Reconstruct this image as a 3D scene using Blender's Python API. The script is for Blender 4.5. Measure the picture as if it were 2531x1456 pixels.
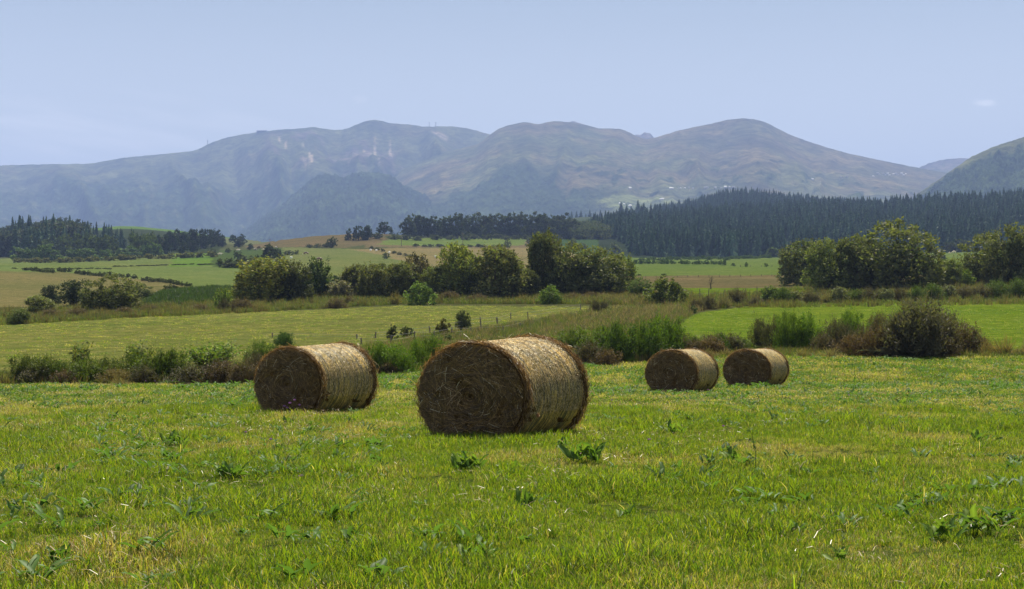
import bpy, math
import numpy as np
from math import radians, sin, cos, pi

# ------------------------------------------------------------------ frame of reference
F, CX, H, HC = 3515.0, 1265.5, 800.0, 1.12      # focal length, centre column, horizon row (units of a 2531 px wide frame), eye height
CY = 728.0
scene = bpy.context.scene
DENOISE = True
for o in list(bpy.data.objects): bpy.data.objects.remove(o)
COL = scene.collection
rng = np.random.default_rng(7)

# ------------------------------------------------------------------ camera
cam_d = bpy.data.cameras.new('camera'); cam = bpy.data.objects.new('camera', cam_d); COL.objects.link(cam)
cam.location = (0, 0, 0); cam.rotation_euler = (radians(90), 0, 0)
cam_d.sensor_width = 36.0; cam_d.lens = 36.0 * F / 2531.0
cam_d.shift_y = (H - CY) / 2531.0
cam_d.clip_start = 0.1; cam_d.clip_end = 40000
scene.camera = cam

# ------------------------------------------------------------------ sky and sun
SUN_EL = radians(57); SUN_AZ = radians(80)        # azimuth counted from +X
sun_dir = np.array([cos(SUN_EL)*cos(SUN_AZ), cos(SUN_EL)*sin(SUN_AZ), sin(SUN_EL)])
world = bpy.data.worlds.new('World'); scene.world = world; world.use_nodes = True
wt = world.node_tree; wt.nodes.clear()
def wn(t, **k):
    n = wt.nodes.new(t)
    for a, b in k.items(): setattr(n, a, b)
    return n
sky = wn('ShaderNodeTexSky', sky_type='NISHITA', sun_disc=False)
sky.sun_elevation = SUN_EL; sky.sun_rotation = radians(90) - SUN_AZ
sky.altitude = 1100; sky.air_density = 1.0; sky.dust_density = 0.25; sky.ozone_density = 1.2
bg = wn('ShaderNodeBackground'); bg.inputs['Strength'].default_value = 0.048
out = wn('ShaderNodeOutputWorld')
geo = wn('ShaderNodeTexCoord')
sep = wn('ShaderNodeSeparateXYZ'); wt.links.new(geo.outputs['Generated'], sep.inputs[0])
def wmath(op, a, b=None, c=None, clamp=False):
    n = wn('ShaderNodeMath', operation=op); n.use_clamp = clamp
    for i, v in enumerate((a, b, c)):
        if v is None: continue
        if isinstance(v, (int, float)): n.inputs[i].default_value = v
        else: wt.links.new(v, n.inputs[i])
    return n.outputs[0]
def wmap(v, a, b, c=0.0, d=1.0):
    n = wn('ShaderNodeMapRange'); n.clamp = True; n.interpolation_type = 'SMOOTHSTEP'
    wt.links.new(v, n.inputs[0]); n.inputs[1].default_value = a; n.inputs[2].default_value = b
    n.inputs[3].default_value = c; n.inputs[4].default_value = d
    return n.outputs[0]
dx = wmath('DIVIDE', sep.outputs[0], sep.outputs[1]); dz = wmath('DIVIDE', sep.outputs[2], sep.outputs[1])
comb = wn('ShaderNodeCombineXYZ')
wt.links.new(wmath('MULTIPLY', dx, 5.0), comb.inputs[0])
wt.links.new(wmath('ADD', wmath('MULTIPLY', dz, 45.0), wmath('MULTIPLY', dx, 7.0)), comb.inputs[1])
cn = wn('ShaderNodeTexNoise'); cn.inputs['Scale'].default_value = 1.6; cn.inputs['Detail'].default_value = 5
wt.links.new(comb.outputs[0], cn.inputs['Vector'])
cirrus = wmath('MULTIPLY', wmap(cn.outputs['Fac'], 0.42, 0.68), wmap(dx, -0.08, -0.30))
cirrus = wmath('MULTIPLY', cirrus, wmap(dz, 0.172, 0.138))
cirrus = wmath('MULTIPLY', cirrus, 0.20)
def puff(px, py, sx, sy, amt, sc):
    cx_, cz_ = (px - CX)/F, (H - py)/F
    a = wmath('DIVIDE', wmath('SUBTRACT', dx, cx_), sx/F); b = wmath('DIVIDE', wmath('SUBTRACT', dz, cz_), sy/F)
    r = wmath('SQRT', wmath('ADD', wmath('MULTIPLY', a, a), wmath('MULTIPLY', b, b)))
    co = wn('ShaderNodeCombineXYZ'); wt.links.new(dx, co.inputs[0]); wt.links.new(wmath('MULTIPLY', dz, 2.5), co.inputs[1])
    n = wn('ShaderNodeTexNoise'); n.inputs['Scale'].default_value = sc; n.inputs['Detail'].default_value = 6
    wt.links.new(co.outputs[0], n.inputs['Vector'])
    v = wmath('SUBTRACT', wmath('ADD', wmap(r, 1.0, 0.0), n.outputs['Fac']), 1.0)
    return wmath('MULTIPLY', wmap(v, 0.0, 0.5), amt)
p1 = puff(2432, 254, 70, 26, 0.35, 90.0)
p2 = puff(888, 246, 50, 26, 0.10, 90.0)
fac = wmath('MAXIMUM', cirrus, wmath('MAXIMUM', p1, p2))
el = sep.outputs[2]                                               # thin even veil of high haze, all round the horizon
veil = wmap(el, 0.26, 0.08, 0.0, 0.42)
fac = wmath('MULTIPLY', fac, wmath('GREATER_THAN', sep.outputs[1], 0.05), clamp=True)
fac = wmath('ADD', fac, veil, clamp=True)
hs = wn('ShaderNodeHueSaturation'); hs.inputs['Saturation'].default_value = 0.55
wt.links.new(sky.outputs[0], hs.inputs['Color'])
tint = wn('ShaderNodeMix', data_type='RGBA', blend_type='MULTIPLY'); tint.inputs[0].default_value = 1.0
wt.links.new(hs.outputs[0], tint.inputs[6]); tint.inputs[7].default_value = (0.97, 0.985, 0.91, 1)
mx = wn('ShaderNodeMix', data_type='RGBA'); wt.links.new(fac, mx.inputs[0]); wt.links.new(tint.outputs[2], mx.inputs[6])
mx.inputs[7].default_value = (14, 13.8, 13.6, 1)
wt.links.new(mx.outputs[2], bg.inputs['Color']); wt.links.new(bg.outputs[0], out.inputs['Surface'])

sun_d = bpy.data.lights.new('sun', 'SUN'); sun_d.energy = 5.0; sun_d.angle = radians(0.53); sun_d.color = (1.0, 0.92, 0.76)
sun = bpy.data.objects.new('sun', sun_d); COL.objects.link(sun)
from mathutils import Vector, Matrix
sun.rotation_euler = Vector(sun_dir).to_track_quat('Z', 'Y').to_euler()

vs = scene.view_settings
vs.view_transform = 'Standard'; vs.look = 'None'; vs.exposure = 1.13; vs.gamma = 1.0; vs.use_curve_mapping = False
cy = scene.cycles
cy.max_bounces = 5; cy.diffuse_bounces = 2; cy.glossy_bounces = 1; cy.transmission_bounces = 3; cy.volume_bounces = 0
cy.transparent_max_bounces = 6; cy.use_denoising = DENOISE; cy.caustics_reflective = False; cy.caustics_refractive = False
try: cy.denoiser = 'OPENIMAGEDENOISE'
except Exception: pass

# ------------------------------------------------------------------ small helpers
def px2z(row, Y): return (H - row) * Y / F
def px2x(xp, Y): return (xp - CX) * Y / F
_tab = np.random.default_rng(11).random((8, 256, 256)) * 2 - 1
def vnoise(x, y, s=0):
    t = _tab[s % 8]
    xi = np.floor(x).astype(int); yi = np.floor(y).astype(int)
    u = x - xi; v = y - yi; u = u*u*(3-2*u); v = v*v*(3-2*v)
    a = t[xi & 255, yi & 255]; b = t[(xi+1) & 255, yi & 255]; c = t[xi & 255, (yi+1) & 255]; d = t[(xi+1) & 255, (yi+1) & 255]
    return (a*(1-u)+b*u)*(1-v) + (c*(1-u)+d*u)*v
def fbm(x, y, o=4, s=0, g=0.5):
    r = 0; a = 1
    for k in range(o):
        r = r + a*vnoise(x*2**k + 17.3*k, y*2**k + 9.1*k, s+k); a *= g
    return r
def make_mesh(name, V, Q, col=None, mat=None, smooth=False, T=None):
    """V verts (n,3), Q quads (m,4), optional T triangles, col (n,3) per-vertex colour."""
    V = np.asarray(V, np.float32); me = bpy.data.meshes.new(name)
    Q = np.zeros((0, 4), np.int32) if Q is None else np.asarray(Q, np.int32)
    T = np.zeros((0, 3), np.int32) if T is None else np.asarray(T, np.int32)
    nl = len(Q)*4 + len(T)*3
    me.vertices.add(len(V)); me.vertices.foreach_set('co', V.ravel())
    me.loops.add(nl); me.loops.foreach_set('vertex_index', np.concatenate([Q.ravel(), T.ravel()]))
    me.polygons.add(len(Q)+len(T))
    st = np.concatenate([np.arange(len(Q))*4, len(Q)*4 + np.arange(len(T))*3])
    me.polygons.foreach_set('loop_start', st.astype(np.int32))
    me.polygons.foreach_set('use_smooth', np.full(len(Q)+len(T), smooth))
    me.update(calc_edges=True); me.validate()
    if col is not None:
        a = me.color_attributes.new('Col', 'FLOAT_COLOR', 'POINT')
        c = np.ones((len(V), 4), np.float32); c[:, :3] = col
        a.data.foreach_set('color', c.ravel())
    if mat: me.materials.append(mat)
    return me
def link(name, me, parent=None, loc=None, **props):
    o = bpy.data.objects.new(name, me); COL.objects.link(o)
    if parent: o.parent = parent
    if loc is not None: o.location = loc
    for k, v in props.items(): o[k] = v
    return o
class Acc:
    def __init__(s): s.V = []; s.Q = []; s.T = []; s.C = []; s.n = 0
    def add(s, V, Q=None, col=(1, 1, 1), T=None):
        V = np.asarray(V, float)
        s.V.append(V)
        if Q is not None and len(Q): s.Q.append(np.asarray(Q, int) + s.n)
        if T is not None and len(T): s.T.append(np.asarray(T, int) + s.n)
        c = np.asarray(col, float)
        s.C.append(np.broadcast_to(c, (len(V), 3)) if c.ndim == 1 else c)
        s.n += len(V); return s
    def mesh(s, name, mat=None, smooth=False):
        return make_mesh(name, np.concatenate(s.V), np.concatenate(s.Q) if s.Q else None, np.concatenate(s.C), mat, smooth, np.concatenate(s.T) if s.T else None)
def unit(v): return v / np.maximum(np.linalg.norm(v, axis=-1, keepdims=True), 1e-9)
def ribbons(P, W, S, col):
    """P (n,k,3) centre lines, W (n,k) half widths, S (n,3) side directions, col (n,3)|(n,k,3)."""
    n, k, _ = P.shape
    off = W[..., None] * S[:, None, :]
    V = np.stack([P - off, P + off], 2).reshape(-1, 3)
    base = (np.arange(n)*k*2)[:, None] + (np.arange(k-1)*2)[None, :]
    Q = np.stack([base, base+1, base+3, base+2], -1).reshape(-1, 4)
    if col.ndim == 2: col = np.repeat(col[:, None], k, 1)
    C = np.repeat(col[:, :, None], 2, 2).reshape(-1, 3)
    return V, Q, C
def rhombs(c, u, v, col):
    V = np.stack([c-u, c-0.1*u+v, c+u, c-0.1*u-v], 1).reshape(-1, 3)
    Q = np.arange(len(c)*4).reshape(-1, 4)
    return V, Q, np.repeat(col, 4, 0)
def tube(pts, rad, ns=6):
    pts = np.asarray(pts, float); k = len(pts); rad = np.broadcast_to(rad, (k,))
    d = unit(np.gradient(pts, axis=0)); ref = np.where(np.abs(d[:, 2:3]) > 0.8, np.array([[1., 0, 0]]), np.array([[0, 0, 1.]]))
    a = unit(np.cross(d, ref)); b = np.cross(d, a)
    th = np.arange(ns)*2*pi/ns
    V = pts[:, None] + rad[:, None, None]*(np.cos(th)[None, :, None]*a[:, None] + np.sin(th)[None, :, None]*b[:, None])
    i = np.arange(k-1)[:, None]*ns; j = np.arange(ns)[None, :]; j2 = (j+1) % ns
    Q = np.stack([i+j, i+j2, i+ns+j2, i+ns+j], -1).reshape(-1, 4)
    return V.reshape(-1, 3), Q
def rand_unit(n, r=rng):
    return unit(r.normal(size=(n, 3)))
def lerp(a, b, t): return np.asarray(a)*(1-t) + np.asarray(b)*t

# ------------------------------------------------------------------ materials
def new_mat(name):
    m = bpy.data.materials.new(name); m.use_nodes = True; m.node_tree.nodes.clear(); return m
class NT:
    def __init__(s, m): s.t = m.node_tree
    def n(s, typ, inputs=None, **k):
        n = s.t.nodes.new(typ)
        for a, b in k.items(): setattr(n, a, b)
        for a, b in (inputs or {}).items():
            if hasattr(b, 'is_output') or isinstance(b, bpy.types.NodeSocket): s.t.links.new(b, n.inputs[a])
            else: n.inputs[a].default_value = b
        return n
    def mul(s, a, b, fac=1.0):
        n = s.n('ShaderNodeMix', data_type='RGBA', blend_type='MULTIPLY'); n.inputs[0].default_value = fac
        for i, v in ((6, a), (7, b)):
            if isinstance(v, bpy.types.NodeSocket): s.t.links.new(v, n.inputs[i])
            else: n.inputs[i].default_value = v
        return n.outputs[2]
    def ramp(s, fac, stops):
        n = s.n('ShaderNodeValToRGB', {'Fac': fac}); e = n.color_ramp.elements
        while len(e) < len(stops): e.new(0.5)
        for i, (p, c) in enumerate(stops): e[i].position = p; e[i].color = (*c, 1) if len(c) == 3 else c
        return n.outputs['Color']
    def noise(s, scale, detail=3, vec=None, rough=0.5, dist=0.0):
        n = s.n('ShaderNodeTexNoise', {'Scale': scale, 'Detail': detail, 'Roughness': rough, 'Distortion': dist})
        if vec is not None: s.t.links.new(vec, n.inputs['Vector'])
        return n.outputs['Fac']
    def pos(s): return s.n('ShaderNodeNewGeometry').outputs['Position']
    def scaled(s, vec, sc):
        return s.n('ShaderNodeVectorMath', {0: vec, 1: sc}, operation='MULTIPLY').outputs[0]
def foliage_mat(name, trans=0.35, gloss=0.05, rough=0.45, var=0.35, tcol=(1.1, 1.25, 0.45, 1)):
    m = new_mat(name); t = NT(m)
    col = t.n('ShaderNodeAttribute', attribute_name='Col').outputs['Color']
    oi = t.n('ShaderNodeObjectInfo')
    rnd = t.ramp(oi.outputs['Random'], [(0, (1-var, 1-var, 1-var)), (1, (1+var, 1+var*0.9, 1+var*0.6))])
    c = t.mul(t.mul(col, rnd), oi.outputs['Color'])
    d = t.n('ShaderNodeBsdfDiffuse', {'Color': c})
    tr = t.n('ShaderNodeBsdfTranslucent', {'Color': t.mul(c, tcol)})
    g = t.n('ShaderNodeBsdfGlossy', {'Color': (0.9, 0.92, 0.95, 1), 'Roughness': rough})
    m1 = t.n('ShaderNodeMixShader', {0: trans, 1: d.outputs[0], 2: tr.outputs[0]})
    m2 = t.n('ShaderNodeMixShader', {0: gloss, 1: m1.outputs[0], 2: g.outputs[0]})
    t.n('ShaderNodeOutputMaterial', {'Surface': m2.outputs[0]})
    return m
M_grass = foliage_mat('grass_blade', 0.50, 0.018, 0.45, 0.22)
M_leaf = foliage_mat('leaf', 0.32, 0.018, 0.6, 0.0)
M_dock = foliage_mat('dock_leaf', 0.38, 0.012, 0.5, 0.12)
M_needle = foliage_mat('needle', 0.12, 0.02, 0.6, 0.38, (1, 1.05, 0.7, 1))
M_straw = foliage_mat('straw', 0.30, 0.04, 0.4, 0.0, (1.1, 1.0, 0.8, 1))
def plain_mat(name, c, rough=0.8, nscale=8.0, amt=0.3, bump=0.3):
    m = new_mat(name); t = NT(m)
    tc = t.n('ShaderNodeTexCoord').outputs['Object']
    n = t.noise(nscale, 5, tc)
    base = t.ramp(n, [(0.25, tuple(x*(1-amt) for x in c)), (0.75, tuple(x*(1+amt) for x in c))])
    b = t.n('ShaderNodeBump', {'Strength': bump, 'Distance': 0.02, 'Height': n})
    p = t.n('ShaderNodeBsdfPrincipled', {'Base Color': base, 'Roughness': rough, 'Normal': b.outputs[0]})
    t.n('ShaderNodeOutputMaterial', {'Surface': p.outputs[0]})
    return m
M_wood = plain_mat('weathered_wood', (0.14, 0.12, 0.10), 0.9, 14)
M_bark = plain_mat('bark', (0.085, 0.065, 0.05), 0.95, 10)
M_white = plain_mat('white_wrap', (0.75, 0.75, 0.73), 0.4, 3, 0.06)
M_wall = plain_mat('pale_wall', (0.55, 0.53, 0.50), 0.8, 1, 0.08)
M_roof = plain_mat('slate_roof', (0.25, 0.24, 0.26), 0.8, 1, 0.1)
M_glass = plain_mat('dark_glass', (0.04, 0.05, 0.06), 0.2, 1, 0.1, 0.0)
M_wire = plain_mat('wire', (0.2, 0.2, 0.2), 0.5, 1, 0.1, 0.0)
def ground_mat():
    m = new_mat('meadow_ground'); t = NT(m)
    col = t.n('ShaderNodeAttribute', attribute_name='Col').outputs['Color']
    p = t.pos()
    a = t.noise(0.9, 5, p, 0.65)                                   # metre-sized mottling
    b = t.noise(1.0, 4, t.scaled(p, (0.035, 0.035, 0.035)), 0.6)   # slow drifts
    s = t.noise(1.0, 4, t.scaled(p, (0.05, 0.45, 0.0)), 0.6)       # mown swaths
    f = t.noise(7.0, 3, p, 0.7)
    c = t.mul(col, t.ramp(a, [(0.3, (0.66, 0.74, 0.68)), (0.7, (1.34, 1.26, 1.28))]))
    c = t.mul(c, t.ramp(b, [(0.3, (0.86, 0.93, 0.88)), (0.7, (1.15, 1.06, 1.1))]))
    c = t.mul(c, t.ramp(s, [(0.3, (0.74, 0.86, 0.72)), (0.7, (1.28, 1.12, 1.3))]))
    c = t.mul(c, t.ramp(f, [(0.3, (0.5, 0.58, 0.5)), (0.7, (1.5, 1.42, 1.45))]))
    bp = t.n('ShaderNodeBump', {'Strength': 0.7, 'Distance': 0.12, 'Height': f})
    bp2 = t.n('ShaderNodeBump', {'Strength': 0.5, 'Distance': 0.5, 'Height': a, 'Normal': bp.outputs[0]})
    d = t.n('ShaderNodeBsdfDiffuse', {'Color': c, 'Roughness': 1.0, 'Normal': bp2.outputs[0]})
    t.n('ShaderNodeOutputMaterial', {'Surface': d.outputs[0]})
    return m
M_ground = ground_mat()
def mountain_mat():
    m = new_mat('mountain_side'); t = NT(m)
    col = t.n('ShaderNodeAttribute', attribute_name='Col').outputs['Color']
    p = t.pos()
    a = t.noise(0.004, 6, p, 0.6); f = t.noise(0.022, 5, p, 0.75)
    c = t.mul(col, t.ramp(a, [(0.32, (0.5, 0.55, 0.58)), (0.68, (1.45, 1.34, 1.22))]))
    c = t.mul(c, t.ramp(f, [(0.35, (0.35, 0.4, 0.42)), (0.65, (1.8, 1.7, 1.6))]))  # cover mottling, contrast raised in the colour to stand in for relief shading
    bp = t.n('ShaderNodeBump', {'Strength': 1.0, 'Distance': 22.0, 'Height': f})
    d = t.n('ShaderNodeBsdfDiffuse', {'Color': c, 'Normal': bp.outputs[0]})
    t.n('ShaderNodeOutputMaterial', {'Surface': d.outputs[0]})
    return m
M_mount = mountain_mat()

# ------------------------------------------------------------------ the haze (one closed box of even air)
m = new_mat('haze_air'); t = NT(m)
pv = t.n('ShaderNodeVolumePrincipled', {'Color': (0.37, 0.52, 0.98, 1), 'Density': 1.15e-4, 'Anisotropy': 0.0})
t.n('ShaderNodeOutputMaterial', {'Volume': pv.outputs[0]})
try: m.cycles.homogeneous_volume = True
except Exception: pass
x0, x1, y0, y1, z0, z1 = -9000, 9000, -400, 12500, -260, 1420
V = [(x, y, z) for z in (z0, z1) for y in (y0, y1) for x in (x0, x1)]
link('haze', make_mesh('haze', V, [(0, 2, 3, 1), (4, 5, 7, 6), (0, 1, 5, 4), (2, 6, 7, 3), (0, 4, 6, 2), (1, 3, 7, 5)], mat=m), kind='stuff')

# ------------------------------------------------------------------ terrain
XG = np.arange(-1600, 4200, 10.0)
def curve(d, sm=4.0):
    xs, ys = zip(*d); y = np.interp(XG, xs, ys)
    k = np.exp(-0.5*(np.arange(-15, 16)/sm)**2); k /= k.sum()
    return np.convolve(np.pad(y, 15, 'edge'), k, 'valid')
C = [-600, 0, 300, 600, 800, 1000, 1200, 1400, 1600, 1800, 2000, 2250, 2531, 3100]
def cc(v, sm=4.0): return curve(list(zip(C, v)), sm)
FH = F*HC
Y0 = cc([43]*6 + [46, 50, 56, 57, 57, 57, 57, 57]); R0 = 881 + FH/Y0
LAY = [
 (R0, Y0),
 (cc([955,952,951,950,938,922,913,906,895,884,880,882,884,886]), cc([57,57,57,57,59,62,66,69,72,75,75,74,72,72])),
 (cc([893,890,888,880,868,852,842,835,835,850,858,860,856,850]), cc([72,72,72,74,80,88,95,98,95,92,90,90,90,90])),
 (cc([805,798,776,768,760,752,746,744,748,756,747,744,737,735]), cc([150,150,155,170,180,185,190,190,185,170,170,172,175,178])),
 (cc([765,760,750,735,725,720,715,712,720,722,712,705,700,700]), cc([190,190,200,210,220,225,225,225,215,215,215,215,215,215])),
 (cc([668,668,686,690,680,670,665,665,672,672,665,660,655,655]), cc([380,380,360,360,400,450,480,500,420,400,400,400,400,400])),
 (cc([650,648,640,628,612,606,606,615,638,636,632,625,620,620]), cc([850,850,800,800,850,880,950,950,950,1000,1000,1000,1000,1000])),
 (curve([(-600,615),(0,600),(200,565),(320,558),(400,565),(500,578),(600,590),(660,599),(700,592),(780,584),(850,580),(940,578),(1000,582),(1200,582),(1400,572),(1500,560),(1600,545),(1700,541),(1800,531),(1900,529),(2000,522),(2100,519),(2250,512),(2400,504),(2531,494),(3100,478)],1.5),
  curve([(-600,1500),(600,1500),(640,1300),(680,1020),(700,1000),(940,960),(1000,1050),(1200,1150),(1400,1250),(1500,1450),(1600,1700),(3100,1700)],1.5)),
 (None, None),
 (curve([(-600,640),(1250,640),(1300,580),(1400,538),(1560,532),(1650,523),(1700,515),(1745,502),(1790,490),(1840,485),(1915,493),(1975,500),(2015,505),(2085,511),(2150,520),(2250,532),(2531,540),(3100,540)],2), curve([(0,2300),(3000,2300)])),
 (curve([(0,645),(3000,645)]), curve([(0,3200),(3000,3200)])),
 (curve([(0,640),(3000,640)]), curve([(0,4200),(3000,4200)])),
]
LAY[8] = (LAY[7][0] + 22, LAY[7][1]*1.12)
LR = np.stack([l[0] for l in LAY]); LY = np.stack([l[1] for l in LAY])
def row_at(xp, Y):
    xp = np.clip(xp, -1590, 4180); u = (xp + 1600)/10.0; i = np.clip(np.floor(u).astype(int), 0, len(XG)-2); f = u - i
    R = LR[:, i]*(1-f) + LR[:, i+1]*f; YY = LY[:, i]*(1-f) + LY[:, i+1]*f
    iv = 1/np.maximum(Y, 0.5); r = 881 + FH*iv
    res = r.copy()
    for k in range(len(LAY)-1):
        a, b = 1/YY[k], 1/YY[k+1]
        tt = np.clip((iv - a)/(b - a), 0, 1)
        res = np.where(Y > YY[k], R[k]*(1-tt) + R[k+1]*tt, res)
    return res
def gz(X, Y):
    X = np.asarray(X, float); Y = np.asarray(Y, float)
    Ye = np.maximum(Y, 3.0)
    z = (H - row_at(CX + F*X/Ye, Ye))*Ye/F
    z = np.where(Y < 30, -HC - (81/F)*Y, z)
    amp = np.clip((Y-60)/60, 0, 1)*np.clip(Y/400, 0.12, 1.2)
    z = z + 0.5*amp*fbm(X/23, Y/31, 3, 2) + 0.035*fbm(X/1.7, Y/1.7, 2, 4)*np.clip(1 - Y/150, 0, 1)
    return z
def find_Y(xp, row, ymin=6, ymax=2400):
    Y = np.exp(np.linspace(math.log(ymin), math.log(ymax), 2500))
    X = px2x(xp, Y); r = H - gz(X, Y)*F/Y
    ok = np.where(r <= row)[0]
    return float(Y[ok[0]]) if len(ok) else float(ymax)
def at(xp, row, ymin=6, ymax=2400):
    Y = find_Y(xp, row, ymin, ymax); X = px2x(xp, Y)
    return X, Y, float(gz(X, Y))

def inpoly(px, py, poly):
    c = np.zeros(px.shape, bool); n = len(poly); j = n-1
    for i in range(n):
        xi, yi = poly[i]; xj, yj = poly[j]
        with np.errstate(divide='ignore', invalid='ignore'):
            c ^= ((yi > py) != (yj > py)) & (px < (xj-xi)*(py-yi)/(yj-yi+1e-12) + xi)
        j = i
    return c
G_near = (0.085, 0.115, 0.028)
G_mid = (0.205, 0.225, 0.060); G_bright = (0.185, 0.270, 0.026); G_dry = (0.235, 0.215, 0.085); G_green2 = (0.20, 0.26, 0.075)
G_rough = (0.125, 0.138, 0.052); G_fern = (0.065, 0.105, 0.025); G_brown = (0.215, 0.18, 0.08); G_heath = (0.13, 0.12, 0.05)
ZONES = [  # polygons in (column,row) of the photograph's view of the land, with the colour of that field; limits of distance
 ([(-900,640),(1500,640),(1500,960),(-900,960)], G_mid, 63, 215),
 ([(-900,760),(600,752),(690,762),(500,772),(300,786),(-900,830)], G_rough, 140, 230),
 ([(700,735),(1700,730),(1750,762),(1400,758),(1000,757),(700,770)], G_rough, 150, 230),
 ([(1640,900),(1600,850),(1680,795),(1730,772),(1850,757),(2100,748),(4000,735),(4000,900)], G_bright, 74, 182),
 ([(880,890),(880,858),(950,845),(1100,820),(1250,800),(1450,765),(1620,745),(1760,752),(1700,785),(1630,835),(1500,870),(1300,880)], G_rough, 70, 200),
 ([(1500,700),(4000,690),(4000,742),(1700,765),(1500,740)], G_rough, 165, 230),
 ([(1560,733),(1560,711),(2010,711),(2010,735)], G_bright, 190, 420),
 ([(-900,655),(520,655),(520,770),(-900,770)], G_dry, 185, 420),
 ([(350,757),(400,724),(520,712),(650,716),(660,742),(560,750),(450,756)], G_fern, 170, 300),
 ([(480,715),(430,700),(330,690),(150,672),(-900,664),(-900,600),(530,600),(620,640),(760,690),(700,715)], G_green2, 230, 900),
 ([(-900,656),(-900,600),(520,600),(530,656),(300,664),(100,660)], (0.20,0.25,0.07), 350, 900),
 ([(420,660),(430,628),(518,618),(524,657)], (0.17,0.28,0.045), 500, 900),
 ([(515,600),(700,600),(760,650),(620,665),(525,660)], (0.10,0.15,0.04), 350, 900),
 ([(700,720),(700,612),(850,614),(905,617),(1000,645),(1040,655),(1300,655),(1300,720)], (0.215,0.25,0.075), 300, 1000),
 ([(860,617),(930,614),(1300,612),(1500,612),(1500,665),(1100,668),(1010,648),(930,628)], (0.31,0.26,0.11), 300, 1000),
 ([(600,612),(640,600),(760,560),(960,560),(960,600),(850,612),(760,608),(700,612)], (0.22,0.175,0.08), 700, 1100),
 ([(905,612),(905,600),(1000,594),(1450,596),(1450,613)], (0.24,0.19,0.09), 700, 1100),
 ([(925,604),(960,593),(1020,588),(1300,588),(1300,607),(1060,609)], (0.20,0.27,0.06), 700, 1200),
 ([(0,500),(290,500),(670,600),(540,620),(300,600)], (0.16,0.27,0.06), 1150, 1600),
 ([(500,560),(670,590),(670,610),(560,605)], (0.20,0.22,0.09), 1100, 1400),
 ([(1400,712),(1400,676),(1700,680),(2100,678),(2531,680),(2531,712)], G_brown, 200, 420),
 ([(1560,690),(2531,676),(2531,694),(2531,702),(1900,690)], (0.27,0.22,0.10), 230, 420),
 ([(1540,682),(1540,630),(2531,620),(4000,620),(4000,676),(2531,676)], (0.18,0.25,0.055), 230, 1050),
 ([(1380,618),(1380,590),(1500,585),(1560,620),(1480,640)], (0.08,0.14,0.04), 600, 1400),
]
ty = np.concatenate([np.linspace(-60, 6, 20), np.exp(np.linspace(math.log(6.5), math.log(60), 70)), np.exp(np.linspace(math.log(60.5), math.log(1050), 420)), np.exp(np.linspace(math.log(1055), math.log(4200), 110))])
tx = np.linspace(-1, 1, 641)
TX, TY = np.meshgrid(tx, ty)
HW = np.maximum(40, np.abs(TY)*0.62 + 20)
GX = TX*HW; GY = TY
GZ = gz(GX, GY)
Ye = np.maximum(GY, 3); PX = CX + F*GX/Ye; PR = H - GZ*F/Ye
col = np.empty(GX.shape + (3,)); col[:] = G_rough
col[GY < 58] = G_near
jx = PX + 6*fbm(GX/14, GY/14, 3, 1); jr = PR + 1.2*fbm(GX/9, GY/25, 3, 3)
for poly, c, ya, yb in ZONES:
    mk = inpoly(jx, jr, poly) & (GY > ya) & (GY < yb); col[mk] = c
far = (GY > 880) & (PX > 1480) | (GY > 1250) & (PX > 960); col[far] = (0.05, 0.07, 0.03)
col[(GY > 1800)] = (0.10, 0.13, 0.05)
lb = inpoly(jx, jr, [(-900, 645), (545, 628), (545, 560), (280, 556), (-900, 540)]) & (GY > 850) & (GY < 1400); col[lb] = (0.06, 0.08, 0.03)
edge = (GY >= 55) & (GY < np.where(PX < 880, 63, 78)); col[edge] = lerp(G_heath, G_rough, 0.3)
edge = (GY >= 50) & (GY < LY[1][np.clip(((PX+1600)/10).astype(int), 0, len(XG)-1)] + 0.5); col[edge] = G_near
ny, nx = GX.shape
idx = np.arange(ny*nx).reshape(ny, nx)
Q = np.stack([idx[:-1, :-1], idx[:-1, 1:], idx[1:, 1:], idx[1:, :-1]], -1).reshape(-1, 4)
link('ground', make_mesh('ground', np.stack([GX, GY, GZ], -1).reshape(-1, 3), Q, col.reshape(-1, 3), M_ground, True), kind='structure')

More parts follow.
